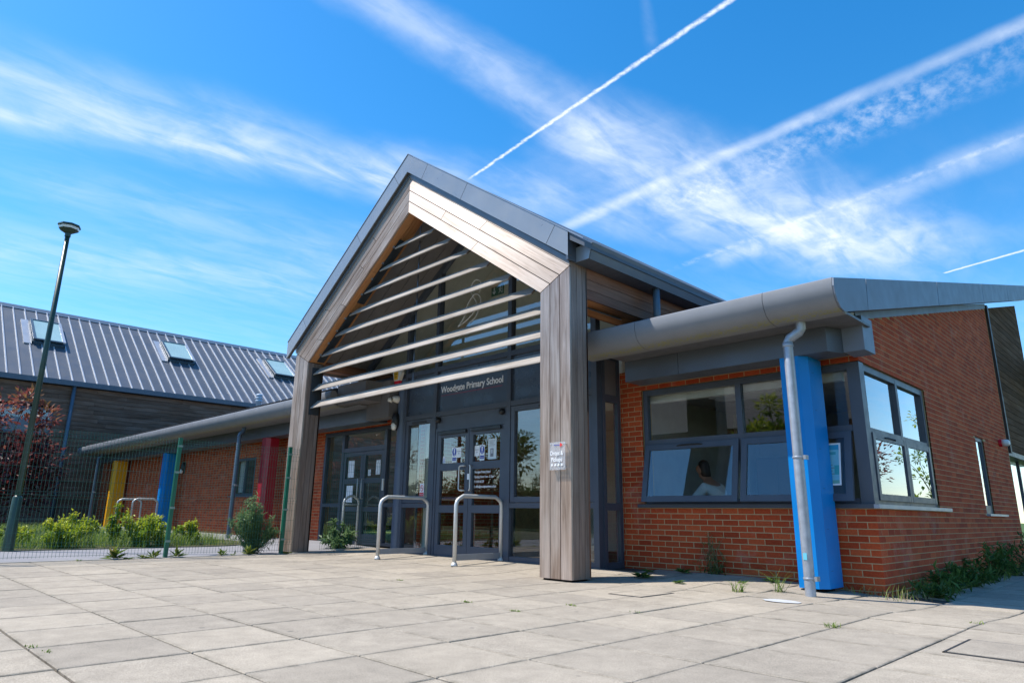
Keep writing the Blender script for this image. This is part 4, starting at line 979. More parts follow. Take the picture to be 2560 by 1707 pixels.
MB().lathe([(.075, 0), (.075, .05)], (.006, 7.46, 2.245), 18, (1, 0, 0)).out('base', SIGNRED, t, True).data.set_sharp_from_angle(angle=.6)
MB().lathe([(.065, 0), (.07, .04), (.06, .10), (.03, .12)], (.057, 7.46, 2.245), 18, (1, 0, 0)).out('strobe', LENS, t, True)
# acrylic sign on the post
t = thing('acrylic_sign', 'clear acrylic sign on standoffs reading Drops and Pickups, on the right post', 'sign', (-3.05, -2.02, 1.3))
sy = -2.03
plate('sheet', [(-3.165, sy, 1.335), (-2.905, sy, 1.335), (-2.905, sy, 1.685), (-3.165, sy, 1.685)], NF, .005, RX, ACRYL, t)
for x in (-3.14, -2.93):
    for z in (1.36, 1.66): MB().tube([(x, YF, z), (x, sy-.007, z)], .007, 8).out('standoff', STEEL, t)
text('lettering', 'Drops &', (-3.15, sy-.0065, 1.52), .075, NF, RX, WHITE, t, sx=.82, ext=.0006, bold=.001); text('lettering', 'Pickups', (-3.135, sy-.0065, 1.44), .075, NF, RX, WHITE, t, sx=.82, ext=.0006, bold=.001)
plate('arrow_head', [(-2.985, sy-.0065, 1.675), (-2.94, sy-.0065, 1.645), (-2.985, sy-.0065, 1.615)], NF, .0006, RX, simple('arrow_red', (.8, .05, .04), .4), t)
plate('arrow_shaft', [(-3.09, sy-.0065, 1.641), (-2.985, sy-.0065, 1.641), (-2.985, sy-.0065, 1.649), (-3.09, sy-.0065, 1.649)], NF, .0006, RX, SIGNBLUE, t)
m = MB()
for k in range(4):
    x = -3.14+.055*k; m.add([(x, sy-.0065, 1.385), (x+.03, sy-.0065, 1.385), (x+.034, sy-.0065, 1.40), (x+.02, sy-.0065, 1.42)], [(0, 1, 2, 3)])
m.out('pictograms', WHITE, t)
# ------------------------------------------------------------------ steel hoops beside the doors
def hoop(x, y0, y1, h, label, grp, plate_=True, r=.031):
    t = thing('door_hoop', label, 'barrier', (x, (y0+y1)/2, gz(x, y0)), grp); z0a, z0b = gz(x, y0), gz(x, y1); k = .14
    pts = [(x, y0, z0a), (x, y0, h-k), (x, y0+.02, h-k*.55), (x, y0+.06, h-.045), (x, y0+k, h), (x, y1-k, h), (x, y1-.06, h-.045), (x, y1-.02, h-k*.55), (x, y1, h-k), (x, y1, z0b)]
    o = MB().tube(pts, r, 14).out('rail', STEEL, t, True)
    if plate_:
        MB().box(x-.012, x+.012, y0+.03, y1-.03, max(z0a, z0b)+.035, max(z0a, z0b)+.125).out('toe_rail', simple('toe_coat', (.30, .32, .35), .4, .2), t)
        for y, z in ((y0, z0a), (y1, z0b)): MB().lathe([(.055, 0), (.05, .02), (.034, .055)], (x, y, z), 14).out('foot', STEEL, t, True)
    return t
G = 'steel hoops beside the entrance doors'
hoop(-7.55, -1.60, -.55, 1.055, 'steel hoop rail standing left of the entrance doors', G); hoop(-5.58, -1.53, -.55, 1.055, 'steel hoop rail standing right of the entrance doors', G)
h3 = hoop(-10.7, -.43, .0-.06, 1.13, 'steel hoop with crossbar behind the fence by the left doors', 'steel hoops before the classroom wing', False, .026)
MB().tube([(-10.7, -.41, .95), (-10.7, -.08, .95)], .018, 8).out('crossbar', STEEL, h3, True)
for x, l in ((-23.4, 'left of two steel hoops near the yellow column'), (-21.75, 'right of two steel hoops near the yellow column')): hoop(x, -1.5, -.75, 1.12, l, 'steel hoops before the classroom wing', False, .03)
# ------------------------------------------------------------------ classroom wing (left)
cw = thing('classroom_wing', 'low red brick classroom wing with coloured columns, left of the porch', 'building', (-20, 2, .1))
ldoor = (-12.5, -8.6, -.3, 2.66); lwin = (-17.75, -16.3, 1.18, 2.28)
lw = wall_sheet('front_wall', FRONT, -32.0, -8.46, -.3, lambda a: 2.955, [ldoor, lwin], cw)
lr = courses(-32.0, -8.46, .02, 2.95, [ldoor, lwin], None, 0)
rest = [[], [], 0, []]; lay(FRONT, lr, lw, None, rest); brick_run(rest, lw)
gutter(-31.0, -10.1, [-26.2, -20.2, -15.0, -12.2], cw)
box('eaves_soffit', -31.0, -9.5, -.952, -.2, 2.957, 2.985, simple('eaves_soffit_pale', (.20, .20, .205), .5, .1), cw)
for a, b in ((-30.6, -24.6), (-24.59, -18.6), (-18.59, -12.6), (-12.59, -9.55)): box('beam_casing', a, b, -.6, -.2, 2.66, 2.955, BEAMM, cw)
box('beam_seal', -31., -8.5, -.2, -.002, 2.80, 2.95, COREM, cw)
MB().prism([(-31.2, -1.2, 3.365), (-31.2, 9., 3.31+.2455*10.3+.03), (-31.2, 9., 3.31+.2455*10.3-.12), (-31.2, -.94, 3.2)], (20.9, 0, 0)).out('roof', ROOFM, cw)
box('end_box', -9.54, -8.72, -.75, -.45, 2.66, 3.42, DARKPANEL, cw); box('end_box_step', -10.09, -9.0, -1.15, -.76, 2.99, 3.40, DARKPANEL, cw)
fin_column(cw, -28.08, YELLOW, 'yellow fin column, farthest along the wing', z0=.10); fin_column(cw, -22.22, BLUE, 'blue fin column in the middle of the classroom wing', z0=.10, bk=-.27); fin_column(cw, -14.6, RED, 'dark red fin column nearest the porch', z0=.10, bk=-.27)
for x, m_ in ((-28.75, GALV), (-15.25, PIPEB)): downpipe(cw, x, -1.0, PIPEB, foot=.09, elbow=(0., .1))
for x in (-12.82, -12.31, -11.82): MB().lathe([(.05, 0), (.05, .2), (.065, .2), (.065, .24), (.02, .27)], (x, .5, 3.74), 12).out('roof_stub_vent', PIPEB, cw, True)
MB().lathe([(.09, 0), (.09, .35), (.12, .36), (.12, .40), (.09, .41), (.09, .45), (.12, .46), (.12, .50), (.09, .51), (.09, .55), (.12, .56), (.11, .62), (.03, .65)], (-21.1, 2.0, 4.28), 14).out('roof_vent', simple('vent_pale', (.42, .52, .62), .4), cw, True)
# small window
FL = Face((0, .06, 0), (1, 0, 0), (0, -1, 0))
wn_ = thing('classroom_window', 'grey framed window in the classroom wing beside the red column', 'window', (-17, 0, 1.18))
FL.ring('frame', -17.74, -16.31, 1.20, 2.275, .07, -.03, .05, FRAME, wn_); FL.box('mullion', -17.05, -16.99, 1.27, 2.2, -.03, .045, FRAME, wn_); FL.box('pane', -17.67, -17.05, 1.27, 2.2, -.006, .006, GLASS, wn_); FL.box('pane', -16.99, -16.38, 1.27, 2.2, -.006, .006, GLASS, wn_)
box('sill', -17.86, -16.2, -.06, .05, 1.165, 1.198, simple('sill_grey', (.10, .115, .14), .4), wn_); box('blind', -17.6, -17.2, .12, .14, 1.3, 2.2, CREAM, wn_); box('dark_room', -18., -16., .8, .85, .8, 2.6, OFFWALL, wn_)
t = thing('wall_lantern', 'small black wall lantern with pale lens on the classroom brick wall', 'light', (-21.87, -.05, 2.1)); bulk(t, (-21.87, -.035, 2.18), 1.15)
# classroom doors
FD = Face((0, .05, 0), (1, 0, 0), (0, -1, 0)); zb = .10
cd = thing('classroom_doors', 'dark framed glazed double doors at the porch end of the classroom wing', 'doors', (-10.6, .05, zb))
FD.ring('outer_frame', -12.49, -8.61, zb, 2.65, .08, -.05, .05, FRAME, cd, wb=.06)
for x in (-11.62, -9.86): FD.box('mullion', x-.05, x+.05, zb+.06, 2.57, -.05, .055, FRAME, cd)
FD.box('transom', -11.57, -9.91, 2.14, 2.24, -.05, .05, FRAME, cd); FD.box('transom', -12.41, -11.67, .9, .98, -.05, .05, FRAME, cd); FD.box('transom', -9.81, -8.69, .9, .98, -.05, .05, FRAME, cd)
FD.box('pane', -11.57, -9.91, 2.24, 2.57, -.006, .006, GLASSD, cd)
for a, b in ((-12.41, -11.67), (-9.81, -8.69)):
    FD.box('pane', a, b, zb+.06, .9, -.006, .006, GLASSD, cd); FD.box('pane', a, b, .98, 2.57, -.006, .006, GLASSD, cd)
for x0, x1, hx in ((-11.56, -10.745, -10.82), (-10.735, -9.92, -10.66)):
    d = FD.ring('door_leaf', x0, x1, zb+.065, 2.13, .09, -.02, .04, FRAME, cd, wb=.16)
    FD.box('mid_rail', x0+.09, x1-.09, 1.42, 1.53, -.02, .0385, FRAME, d); FD.box('mid_rail', x0+.09, x1-.09, .80, .90, -.02, .0385, FRAME, d)
    for a, b in ((zb+.225, .8), (.9, 1.42), (1.53, 2.04)): FD.box('pane', x0+.09, x1-.09, a, b, -.004, .006, GLASSD, d)
    MB().tube([FD.p(hx, 1.52, .04), FD.p(hx, 1.52, .1), FD.p(hx, 1.08, .1), FD.p(hx, 1.08, .04)], .013, 8).out('pull_handle', STEEL, d, True)
for x0, x1, z0, z1, l in ((-11.40, -11.15, 1.56, 1.95, 'white notice high in the left classroom door'), (-11.42, -11.15, 1.0, 1.38, 'white notice below the rail of the left classroom door'), (-10.25, -10.08, 1.60, 1.92, 'narrow white notice in the right classroom door'), (-10.55, -10.45, 1.58, 1.72, 'tiny white label in the right classroom door')):
    tag(plate('door_notice', [(x0, .042, z0), (x1, .042, z0), (x1, .042, z1), (x0, .042, z1)], NF, .001, RX, WHITE), l, 'notice', 'notices on the classroom doors')
tag(FD.box('entry_keypad', -9.89, -9.83, 1.25, 1.5, .056, .075, CAMW), 'pale entry keypad on the classroom door frame', 'keypad')
box('hall_behind', -12.6, -8.6, 2.5, 2.6, 0, 2.7, CREAM, cd); box('hall_floor', -12.6, -8.6, .1, 2.5, .04, .09, DARKFLOOR, cd); box('hall_ceiling', -12.6, -8.6, .1, 2.5, 2.66, 2.7, CREAM, cd); box('red_locker', -11.3, -10.9, 1.4, 1.8, .09, 1.1, RED, cd)
# ------------------------------------------------------------------ hall building
HX = -32.0
hb = thing('hall_building', 'dark timber clad hall with ribbed grey metal roof behind the classroom wing', 'building', (-36, 5, 0))
FH = Face((HX, 0, 0), (0, 1, 0), (1, 0, 0))
box('wall_core', HX-.6, HX-.055, -16, 16, -.2, 6.1, COREM, hb)
hw = (-6.5, -2.24, 3.80, 4.97)
z = .05
while z < 6.0:
    z1 = z+.175
    br = sorted([-16]+[-16+rng.uniform(3, 4.2)*k+rng.uniform(0, 2) for k in range(1, 8)]+[16]); br = [b for b in br if -16 <= b <= 16]
    for i in range(len(br)-1):
        segs = [(br[i]+.002, br[i+1]-.002)]
        if z1 > hw[2] and z < hw[3]:
            s2 = []
            for a, b in segs:
                if b <= hw[0] or a >= hw[1]: s2.append((a, b))
                else:
                    if a < hw[0]: s2.append((a, hw[0]))
                    if b > hw[1]: s2.append((hw[1], b))
            segs = s2
        for a, b in segs:
            if b-a > .05: plate('cladding_board', [(HX, a, z), (HX, b, z), (HX, b, z1), (HX, a, z1)], (1, 0, 0), .05, (0, 1, 0), HALLWOOD, hb)
    z += .186
w_ = FH.ring('window', hw[0]+.01, hw[1]-.01, hw[2]+.01, hw[3]-.01, .09, -.1, .02, FRAME, hb); FH.box('pane', hw[0]+.1, hw[1]-.1, hw[2]+.1, hw[3]-.1, -.05, -.03, GLASS, w_); FH.box('mullion', -4.4, -4.32, hw[2]+.1, hw[3]-.1, -.08, .01, FRAME, w_); FH.box('dark_room', hw[0], hw[1], hw[2], hw[3], -.054, -.0515, simple('blind_blue', (.16, .22, .28), .6), w_)
MB().prism([(HX+.28, -17, 6.02), (HX+.28, -17, 6.24), (HX-.05, -17, 6.24), (HX-.05, -17, 6.02)], (0, 34, 0)).out('gutter', simple('hall_gutter', (.07, .10, .145), .4, .1), hb)
MB().tube([(HX+.14, -1.65, 6.05), (HX+.10, -1.65, .1)], .075, 12).out('downpipe', PIPEB, hb, True)
RX0, RZ0, RS = HX+.2, 6.20, .70
rx1 = -38.2; rz = lambda x: RZ0+RS*(RX0-x)
MB().prism([(RX0, -17, rz(RX0)), (rx1, -17, rz(rx1)), (rx1, -17, rz(rx1)-.2), (RX0, -17, rz(RX0)-.1)], (0, 34, 0)).out('roof_sheet', ROOFM, hb)
MB().prism([(rx1+.35, -17.05, rz(rx1+.35)+.045), (rx1, -17.05, rz(rx1)+.06), (rx1-.4, -17.05, rz(rx1)-.18), (rx1-.4, -17.05, rz(rx1)-.3), (rx1, -17.05, rz(rx1)+.0), (rx1+.35, -17.05, rz(rx1+.35)+.02)], (0, 34.1, 0)).out('ridge_cap', PIPEB, hb)
sl = math.hypot(RX0-rx1, rz(rx1)-RZ0); ux = V((rx1-RX0, 0, rz(rx1)-RZ0)).normalized(); un = V((-ux.z*-1, 0, ux.x*-1)); un = V((ux.z, 0, -ux.x))
def rib(name, w, h, mat):
    me = bpy.data.meshes.new(name); L = sl-.32
    v = [(0, -w, 0), (0, w, 0), (L, w, 0), (L, -w, 0), (0, -w*.55, h), (0, w*.55, h), (L, w*.55, h), (L, -w*.55, h)]
    me.from_pydata(v, [], [(3, 2, 1, 0), (4, 5, 6, 7), (0, 1, 5, 4), (1, 2, 6, 5), (2, 3, 7, 6), (3, 0, 4, 7)]); me.materials.append(mat); me.update(); return me
seam = rib('roof_seam', .035, .05, SEAM); small = rib('roof_rib', .03, .007, ROOFM)
def onroof(y, s=0.): 
    o = V((RX0, y, RZ0))+ux*s
    return Matrix(((ux.x, 0, un.x, o.x), (0, 1, 0, o.y), (ux.z, 0, un.z, o.z), (0, 0, 0, 1)))
y = -8.0; k = 0
while y < 14:
    inst('roof_seam', seam, onroof(y, .03), hb)
    y += .48; k += 1
# rooflights, top hung and propped open
def rooflight(y0, y1, s0, s1, label):
    t = thing('rooflight', label, 'rooflight', V((RX0, (y0+y1)/2, RZ0))+ux*s0, 'rooflights in the hall roof')
    def P(y, s, h): return V((RX0, y, RZ0))+ux*s+un*h
    def hexa(name, ya, yb, sa, sb, h0, h1, h0b, h1b, mat):
        m = MB(); q = [P(ya, sa, h0), P(yb, sa, h0), P(yb, sb, h0b), P(ya, sb, h0b), P(ya, sa, h1), P(yb, sa, h1), P(yb, sb, h1b), P(ya, sb, h1b)]
        q = [q[i] for i in (3, 2, 1, 0, 7, 6, 5, 4)]; return m.hexa(q).out(name, mat, t)
    KB = simple('rooflight_coat', (.05, .085, .12), .4)
    hexa('kerb', y0-.07, y0, s0-.05, s1+.05, .0, .14, .0, .14, KB); hexa('kerb', y1, y1+.07, s0-.05, s1+.05, .0, .14, .0, .14, KB); hexa('kerb', y0, y1, s0-.12, s0, .0, .14, .0, .14, KB); hexa('kerb', y0, y1, s1, s1+.06, .0, .14, .0, .14, KB)
    hexa('flashing', y0-.38, y0-.08, s0-.2, s1+.2, .0, .062, .0, .062, SEAM)
    hexa('dark_well', y0, y1, s0, s1, .01, .03, .01, .03, simple('well', (.25, .27, .28), .8))
    lo, hi = .22, .17
    hexa('sash', y0-.05, y0+.06, s0-.08, s1+.04, lo, lo+.07, hi, hi+.07, KB); hexa('sash', y1-.06, y1+.05, s0-.08, s1+.04, lo, lo+.07, hi, hi+.07, SEAM); hexa('sash', y0+.06, y1-.06, s0-.08, s0+.05, lo, lo+.069, lo-.02, lo+.05, KB); hexa('sash', y0+.06, y1-.06, s1-.06, s1+.04, hi+.02, hi+.088, hi, hi+.069, KB)
    hexa('pane', y0+.06, y1-.06, s0+.05, s1-.06, lo-.01, lo+.012, hi+.03, hi+.05, simple('frosted_pane', (.33, .47, .46), .22, 0, .5, .08, 1.))
    for yy in (y0+.25, y1-.25): MB().tube([P(yy, s0+.05, .1), P(yy, s0, lo)], .025, 6).out('stay', KB, t)
def s_of(x): return (RX0-x)/abs(ux.x)
rooflight(-3.05, -1.85, s_of(-34.7), s_of(-36.6), 'open rooflight in the hall roof nearest the lamp post'); rooflight(3.0, 4.25, s_of(-35.0), s_of(-36.7), 'open rooflight in the middle of the hall roof'); rooflight(8.9, 10.2, s_of(-35.0), s_of(-36.7), 'open rooflight beside the porch gable')
# ------------------------------------------------------------------ fence
FX = -9.9
fe = thing('mesh_fence', 'green welded mesh security fence with vertical posts left of the porch', 'fence', (FX, -4.2, 0))
for y in (-7.15, -4.27, -2.2):
    p = MB().box(FX-.03, FX+.03, y-.03, y+.03, -.1, 2.0).out('post', FENCEG, fe); MB().box(FX-.033, FX+.033, y-.033, y+.033, 2.0, 2.012).out('cap', FENCEG, p)
    m = MB()
    for z in (.25, .8, 1.4, 1.85): m.box(FX+.031, FX+.043, y-.04, y+.04, z, z+.035)
    m.out('clamp', simple('clamp_zinc', (.20, .30, .27), .4, .3), p)
def mesh_panel(y0, y1):
    m = MB(); folds = [.22, .98, 1.88]
    def off(z): return max([0]+[.035*(1-abs(z-f)/.05) for f in folds if abs(z-f) < .05])
    zz = sorted(set([.05, 2.0]+[f+d for f in folds for d in (-.05, 0, .05)])); zz = [z for z in zz if .05 <= z <= 2.0]
    n = int(round((y1-y0)/.05))
    for i in range(n+1):
        y = y0+(y1-y0)*i/n; m.tube([(FX+off(z), y, z) for z in zz], .0025, 4, False)
    hz = [.07, .17, .22, .27, .42, .62, .80, .93, .98, 1.03, 1.2, 1.4, 1.6, 1.75, 1.83, 1.88, 1.93, 1.97]
    for z in hz:
        m.tube([(FX+off(z)+.005, y0, z), (FX+off(z)+.005, y1, z)], .0026, 4, False)
    o = m.out('wire_mesh', WIRE, fe); o['kind'] = 'stuff'
mesh_panel(-9.0, -7.18); mesh_panel(-7.12, -4.30); mesh_panel(-4.24, -2.23); mesh_panel(-2.17, -2.0); mesh_panel(-1.39, -.05)
# ------------------------------------------------------------------ lamp post
lx, ly = -13.2, -5.95
la = thing('lamp_post', 'tall dark green lamp post with flat octagonal head on the left', 'lamp post', (lx, ly, 0))
MB().lathe([(.10, -.1), (.098, .0), (.085, .96), (.05, 1.02)], (lx, ly, 0), 16).out('base_sleeve', LAMPG, la, True)
MB().lathe([(.058, 0), (.044, 5.35)], (lx, ly, 1.0), 14).out('shaft', LAMPG, la, True)
MB().lathe([(.055, 0), (.055, .14)], (lx, ly, 6.28), 12).out('spigot', LAMPG, la)
MB().lathe([(.07, 0), (.15, .05), (.185, .075)], (lx, ly, 6.36), 8).out('head_underside', LAMPG, la); MB().lathe([(.185, 0), (.195, .05)], (lx, ly, 6.437), 8).out('diffuser_band', LENS, la); MB().lathe([(.20, 0), (.215, .015), (.205, .05), (.05, .058)], (lx, ly, 6.489), 8).out('head_top', LAMPG, la)
MB().box(lx-.10, lx-.04, ly-.02, ly+.02, 3.42, 3.52).out('junction_bracket', simple('brk', (.25, .28, .26), .5), la)
# ------------------------------------------------------------------ plants
class Leaves:
    def __init__(s): s.v = []; s.f = []; s.t = []
    def leaf(s, p, d, L, w, r, tint, fold=.25):
        d = d.normalized(); sd = d.cross(V((r.uniform(-.4, .4), r.uniform(-.4, .4), 1))).normalized(); up = sd.cross(d)
        b = len(s.v); m = p+d*L*.45
        s.v += [p, m+sd*w*.5+up*fold*w, p+d*L-up*L*.08, m-sd*w*.5+up*fold*w]; s.f += [(b, b+1, b+2), (b, b+2, b+3)]; s.t += [tint]*4
    def out(s, name, mat, parent, kind=None):
        o = mk(name, s.v, s.f, mat, parent); at = o.data.attributes.new('tint', 'FLOAT', 'POINT'); at.data.foreach_set('value', s.t)
        if kind: o['kind'] = kind
        return o
LIME = leafmat('lime_leaf', [(.06, .13, .014), (.17, .27, .022), (.38, .44, .03), (.56, .55, .06)], .4)
GREEN = leafmat('mid_green_leaf', [(.03, .07, .014), (.075, .145, .03), (.15, .25, .06)], .4)
SAGE = leafmat('sage_leaf', [(.06, .12, .04), (.13, .22, .08), (.26, .35, .17)], .4)
PLUM = leafmat('plum_leaf', [(.022, .010, .014), (.075, .018, .024), (.16, .04, .04), (.29, .09, .07), (.24, .13, .05)], .4)
GRASS = leafmat('grass_blade', [(.06, .12, .012), (.15, .25, .03), (.30, .37, .07)], .4)
DRY = leafmat('dry_blade', [(.12, .10, .04), (.30, .25, .11), (.42, .36, .18)], .3)
WEEDM = leafmat('weed_leaf', [(.03, .07, .012), (.09, .16, .022), (.22, .29, .04), (.26, .22, .06)], .35)
BARK = simple('bark', (.075, .055, .045), .9, 0, .2, .2, 12.); STEMG = simple('green_stem', (.13, .17, .05), .7, 0, .3)
def rdir(r, up=0.): 
    v = V((r.gauss(0, 1), r.gauss(0, 1), r.gauss(0, 1)+up)); return v.normalized()
def bush(name, label, cat, base, h, rad, n, mat, seed, ls=(.05, .09), stems=7, grp=None, top=None, kindless=True, wr=.5, tier=True):
    r = random.Random(seed); base = V(base); t = thing(name, label, cat, base, grp); lf = Leaves(); sm = MB()
    tips = []
    for k in range(stems):
        an = r.uniform(0, 6.28); rr = rad*math.sqrt(r.random()); hh = h*r.uniform(.55, 1.)*(1-.45*(rr/rad)**2)
        tip = base+V((rr*math.cos(an), rr*math.sin(an), hh)); mid = base.lerp(tip, .5)+V((rr*.15*math.cos(an), rr*.15*math.sin(an), hh*.08)); sm.tube([base+V((r.uniform(-.05, .05), r.uniform(-.05, .05), -.03)), mid, tip], [.011, .008, .004], 5); tips.append((mid, tip))
    per = n//max(1, stems)
    for mid, tip in tips:
        for i in range(per):
            u = r.random()**.7; c = (base.lerp(mid, u*2) if u < .5 else mid.lerp(tip, u*2-1)); spread = rad*.32*(1-.5*u)
            d = rdir(r, .35); p = c+d*spread*r.random()**.6
            if p.z < base.z+.01: p.z = base.z+.01+r.random()*.05
            L = r.uniform(*ls); hgt = (p.z-base.z)/h
            lf.leaf(p, rdir(r, .25), L, L*wr, r, min(1, max(0, .12+.75*hgt+r.uniform(-.25, .25))))
    sm.out('stems', STEMG, t); lf.out('foliage', mat, t); return t
Gs = 'lime green shrubs in the bed behind the fence'
bush('lime_shrub', 'tallest lime green shrub with a high shoot left of the fence post', 'shrub', (-13.9, -3.55, .02), .78, .62, 1500, LIME, 1, (.07, .12), 11, Gs)
bush('lime_shrub', 'slender lime shoot rising above the shrubs before the yellow column', 'shrub', (-14.0, -3.95, .02), 1.25, .16, 330, LIME, 2, (.07, .13), 3, Gs)
bush('lime_shrub', 'low spreading lime shrub at the left of the bed', 'shrub', (-14.0, -5.05, .02), .55, .62, 1300, LIME, 3, (.07, .11), 10, Gs)
bush('lime_shrub', 'lime shrub between the lamp post and the yellow column', 'shrub', (-15.4, -4.5, .02), .72, .65, 1100, LIME, 4, (.07, .11), 9, Gs)
bush('lime_shrub', 'small rounded lime shrub right of the fence post', 'shrub', (-14.1, -2.3, .02), .55, .36, 800, LIME, 5, (.06, .1), 8, Gs)
bush('lime_shrub', 'lime shrub touching the fence post from behind', 'shrub', (-14.0, -3.0, .02), .70, .48, 1000, LIME, 6, (.07, .11), 8, Gs)
bush('lime_shrub', 'low lime shrub at the foot of the lamp post', 'shrub', (-14.6, -5.7, .02), .42, .42, 600, LIME, 7, (.06, .1), 7, Gs)
bush('fleabane_bush', 'bushy fine leaved green plant growing against the left porch post', 'shrub', (-10.25, -2.62, .0), 1.10, .44, 4600, SAGE, 8, (.06, .12), 26, wr=.22)
bush('tall_weed', 'leafy sow thistle growing inside the left porch post', 'weed', (-10.22, -.74, gz(-10.2, -.7)), .42, .42, 460, SAGE, 9, (.10, .19), 8, wr=.38)
bush('tall_weed', 'upright leafy shoot rising from the sow thistle by the left post', 'weed', (-10.26, -.82, gz(-10.2, -.7)), .86, .15, 240, SAGE, 10, (.08, .15), 3, wr=.36)
def rosette(name, label, base, n, L, mat, seed, grp, lift=.5, wr=.28, cat='weed'):
    r = random.Random(seed); lf = Leaves(); b = V(base)
    for k in range(n):
        an = r.uniform(0, 6.28); e = r.uniform(.1, 1.)*lift; d = V((math.cos(an)*math.cos(e*1.4), math.sin(an)*math.cos(e*1.4), math.sin(e*1.4)))
        l = L*r.uniform(.5, 1.); lf.leaf(b+V((r.uniform(-.03, .03), r.uniform(-.03, .03), .004+r.uniform(0, .25)*L*e)), d, l, l*wr, r, r.random())
    o = lf.out(name, mat, None); tag(o, label, cat, grp); return o
def blades(name, label, spots, mat, seed, h=(.08, .18), grp=None, cat='grass tuft', kind=None):
    r = random.Random(seed); v = []; f = []; tt = []
    for (x, y, n, rad) in spots:
        for k in range(n):
            a = r.uniform(0, 6.28); q = rad*math.sqrt(r.random()); px, py = x+q*math.cos(a), y+q*math.sin(a); z = gz(px, py)
            H = r.uniform(*h); b = r.uniform(0, 6.28); ln = H*r.uniform(.2, 1.7); w = r.uniform(.0016, .0045); sx, sy = -math.sin(b)*w, math.cos(b)*w; dx, dy = math.cos(b)*ln, math.sin(b)*ln
            i = len(v); v += [(px-sx, py-sy, z), (px+sx, py+sy, z), (px+dx*.35-sx*.8, py+dy*.35-sy*.8, z+H*.6), (px+dx*.35+sx*.8, py+dy*.35+sy*.8, z+H*.6), (px+dx, py+dy, z+H)]
            f += [(i, i+1, i+3, i+2), (i+2, i+3, i+4)]; tt += [r.random()]*5
    o = mk(name, v, f, mat, None); at = o.data.attributes.new('tint', 'FLOAT', 'POINT'); at.data.foreach_set('value', tt)
    if kind: o['kind'] = kind; o['label'] = label; o['category'] = cat
    else: tag(o, label, cat, grp)
    return o
# lawn behind the fence
r = random.Random(3); sp = []
for k in range(1500):
    x = r.uniform(-31.5, -13.4); y = r.uniform(-9., -1.35)
    if r.random() > .9*(1-max(0, (-x-20))/16): continue
    if x > -14.2 and y > -1.7: continue
    sp.append((x, y, 22, .34))
blades('lawn_grass', 'long unmown grass in the bed behind the fence', sp, GRASS, 4, (.10, .34), cat='grass', kind='stuff')
sp = [(-13.55-.12*abs(math.sin(k)), -6.2+k*.16, 26, .22) for k in range(30)]
blades('bed_edge_grass', 'dense grass fringe along the front edge of the bed', sp, GRASS, 5, (.12, .36), cat='grass', kind='stuff')
GW = 'weeds in the paving joint along the fence'
for i, (x, y, n, L, lift, l) in enumerate(((-9.86, -5.05, 26, .26, 1.0, 'tallest weed at the fence foot with upright pale shoots'), (-9.85, -4.62, 22, .13, .5, 'reddish weed clump at the fence foot left of the post'), (-9.86, -4.45, 26, .17, .8, 'bright green weed beside the reddish clump'), (-9.86, -4.10, 18, .22, .9, 'spiky weed just right of the fence post'), (-9.86, -3.33, 16, .16, .9, 'dark small weed midway between fence posts'), (-9.86, -3.12, 9, .10, .8, 'tiny weed beside the dark one at the fence'), (-9.86, -2.85, 22, .22, .9, 'pale leafy weed left of the fleabane bush'), (-9.75, -4.88, 18, .12, .25, 'flat weed spreading onto the paving by the fence'), (-9.70, -5.60, 12, .08, .3, 'flat yellowish tuft at the left end of the paving'))):
    rosette('fence_weed', l, (x, y, gz(x, y)+.004), n, L, WEEDM, 20+i, GW, lift)
rosette('post_weed', 'flat yellow green weed at the foot of the left porch post', (-9.85, -2.08, .006), 22, .13, WEEDM, 40, None, .2)
GP_ = 'weeds in the paving before the office wall'
for i, (x, y, n, L, lift, l) in enumerate(((-2.50, -1.05, 26, .17, .45, 'dark green rosette weed right of the porch post'), (-2.72, -.55, 14, .12, .4, 'small weed in the sunlit wedge by the post'), (-2.35, -.30, 20, .15, .4, 'low weed in the shade near the office wall'), (-1.86, -1.25, 16, .11, .3, 'flat weed at the edge of the porch shadow'), (-1.15, -.35, 18, .13, .35, 'low dark weed by the wall left of the column'), (-1.30, -.75, 10, .10, .3, 'small sprig near the blue column'))):
    rosette('paving_weed', l, (x, y, gz(x, y)+.006), n, L, GREEN, 50+i, GP_, lift, .32)
Gt = 'grass tufts in the paving joints'
for i, (x, y, n, l, h) in enumerate(((-1.05, -1.35, 46, 'grassy tuft at the shadow edge left of the downpipe', (.05, .16)), (-.75, -1.0, 30, 'tall grass sprig just left of the blue column', (.12, .30)), (-2.26, -4.17, 40, 'thin grass line in a paving joint mid foreground', (.006, .022)), (-1.55, -4.25, 36, 'grass tuft in the joint below the thin grass line', (.006, .022)), (-1.48, -3.60, 26, 'little grass tuft in a joint near the porch post', (.006, .025)), (-.86, -3.5, 10, 'tiny sprig on the slabs in front of the post', (.005, .02)), (.54, -2.98, 44, 'grass tuft in the joint at lower right', (.01, .051)), (1.22, -1.85, 22, 'small tuft on the long joint at far right', (.008, .03)), (-2.30, -7.50, 24, 'grass tuft at a slab crossing in the left foreground', (.005, .016)), (-2.08, -7.46, 20, 'tiny tuft beside the left foreground crossing', (.004, .014)), (-4.3, -3.45, 40, 'row of sparse tufts in a joint before the hoops', (.006, .02)))):
    spots = [(x, y, n, .06)] if h[1] > .05 else [(x-.04+.02*k, y+.002*k, n//5, .022) for k in range(5)]
    blades('grass_tuft', l, spots, GRASS, 70+i, h, Gt)
blades('wall_grass', 'tangle of dry grass against the brick corner', [(-.18, -.12, 14, .16), (.05, -.14, 30, .22), (.28, .02, 20, .25), (-.32, -.05, 8, .1)], DRY, 90, (.03, .13))
blades('wall_grass', 'green grass arching over the foot of the brick corner', [(-.22, -.12, 8, .14), (.12, -.14, 12, .24)], GRASS, 91, (.04, .17))
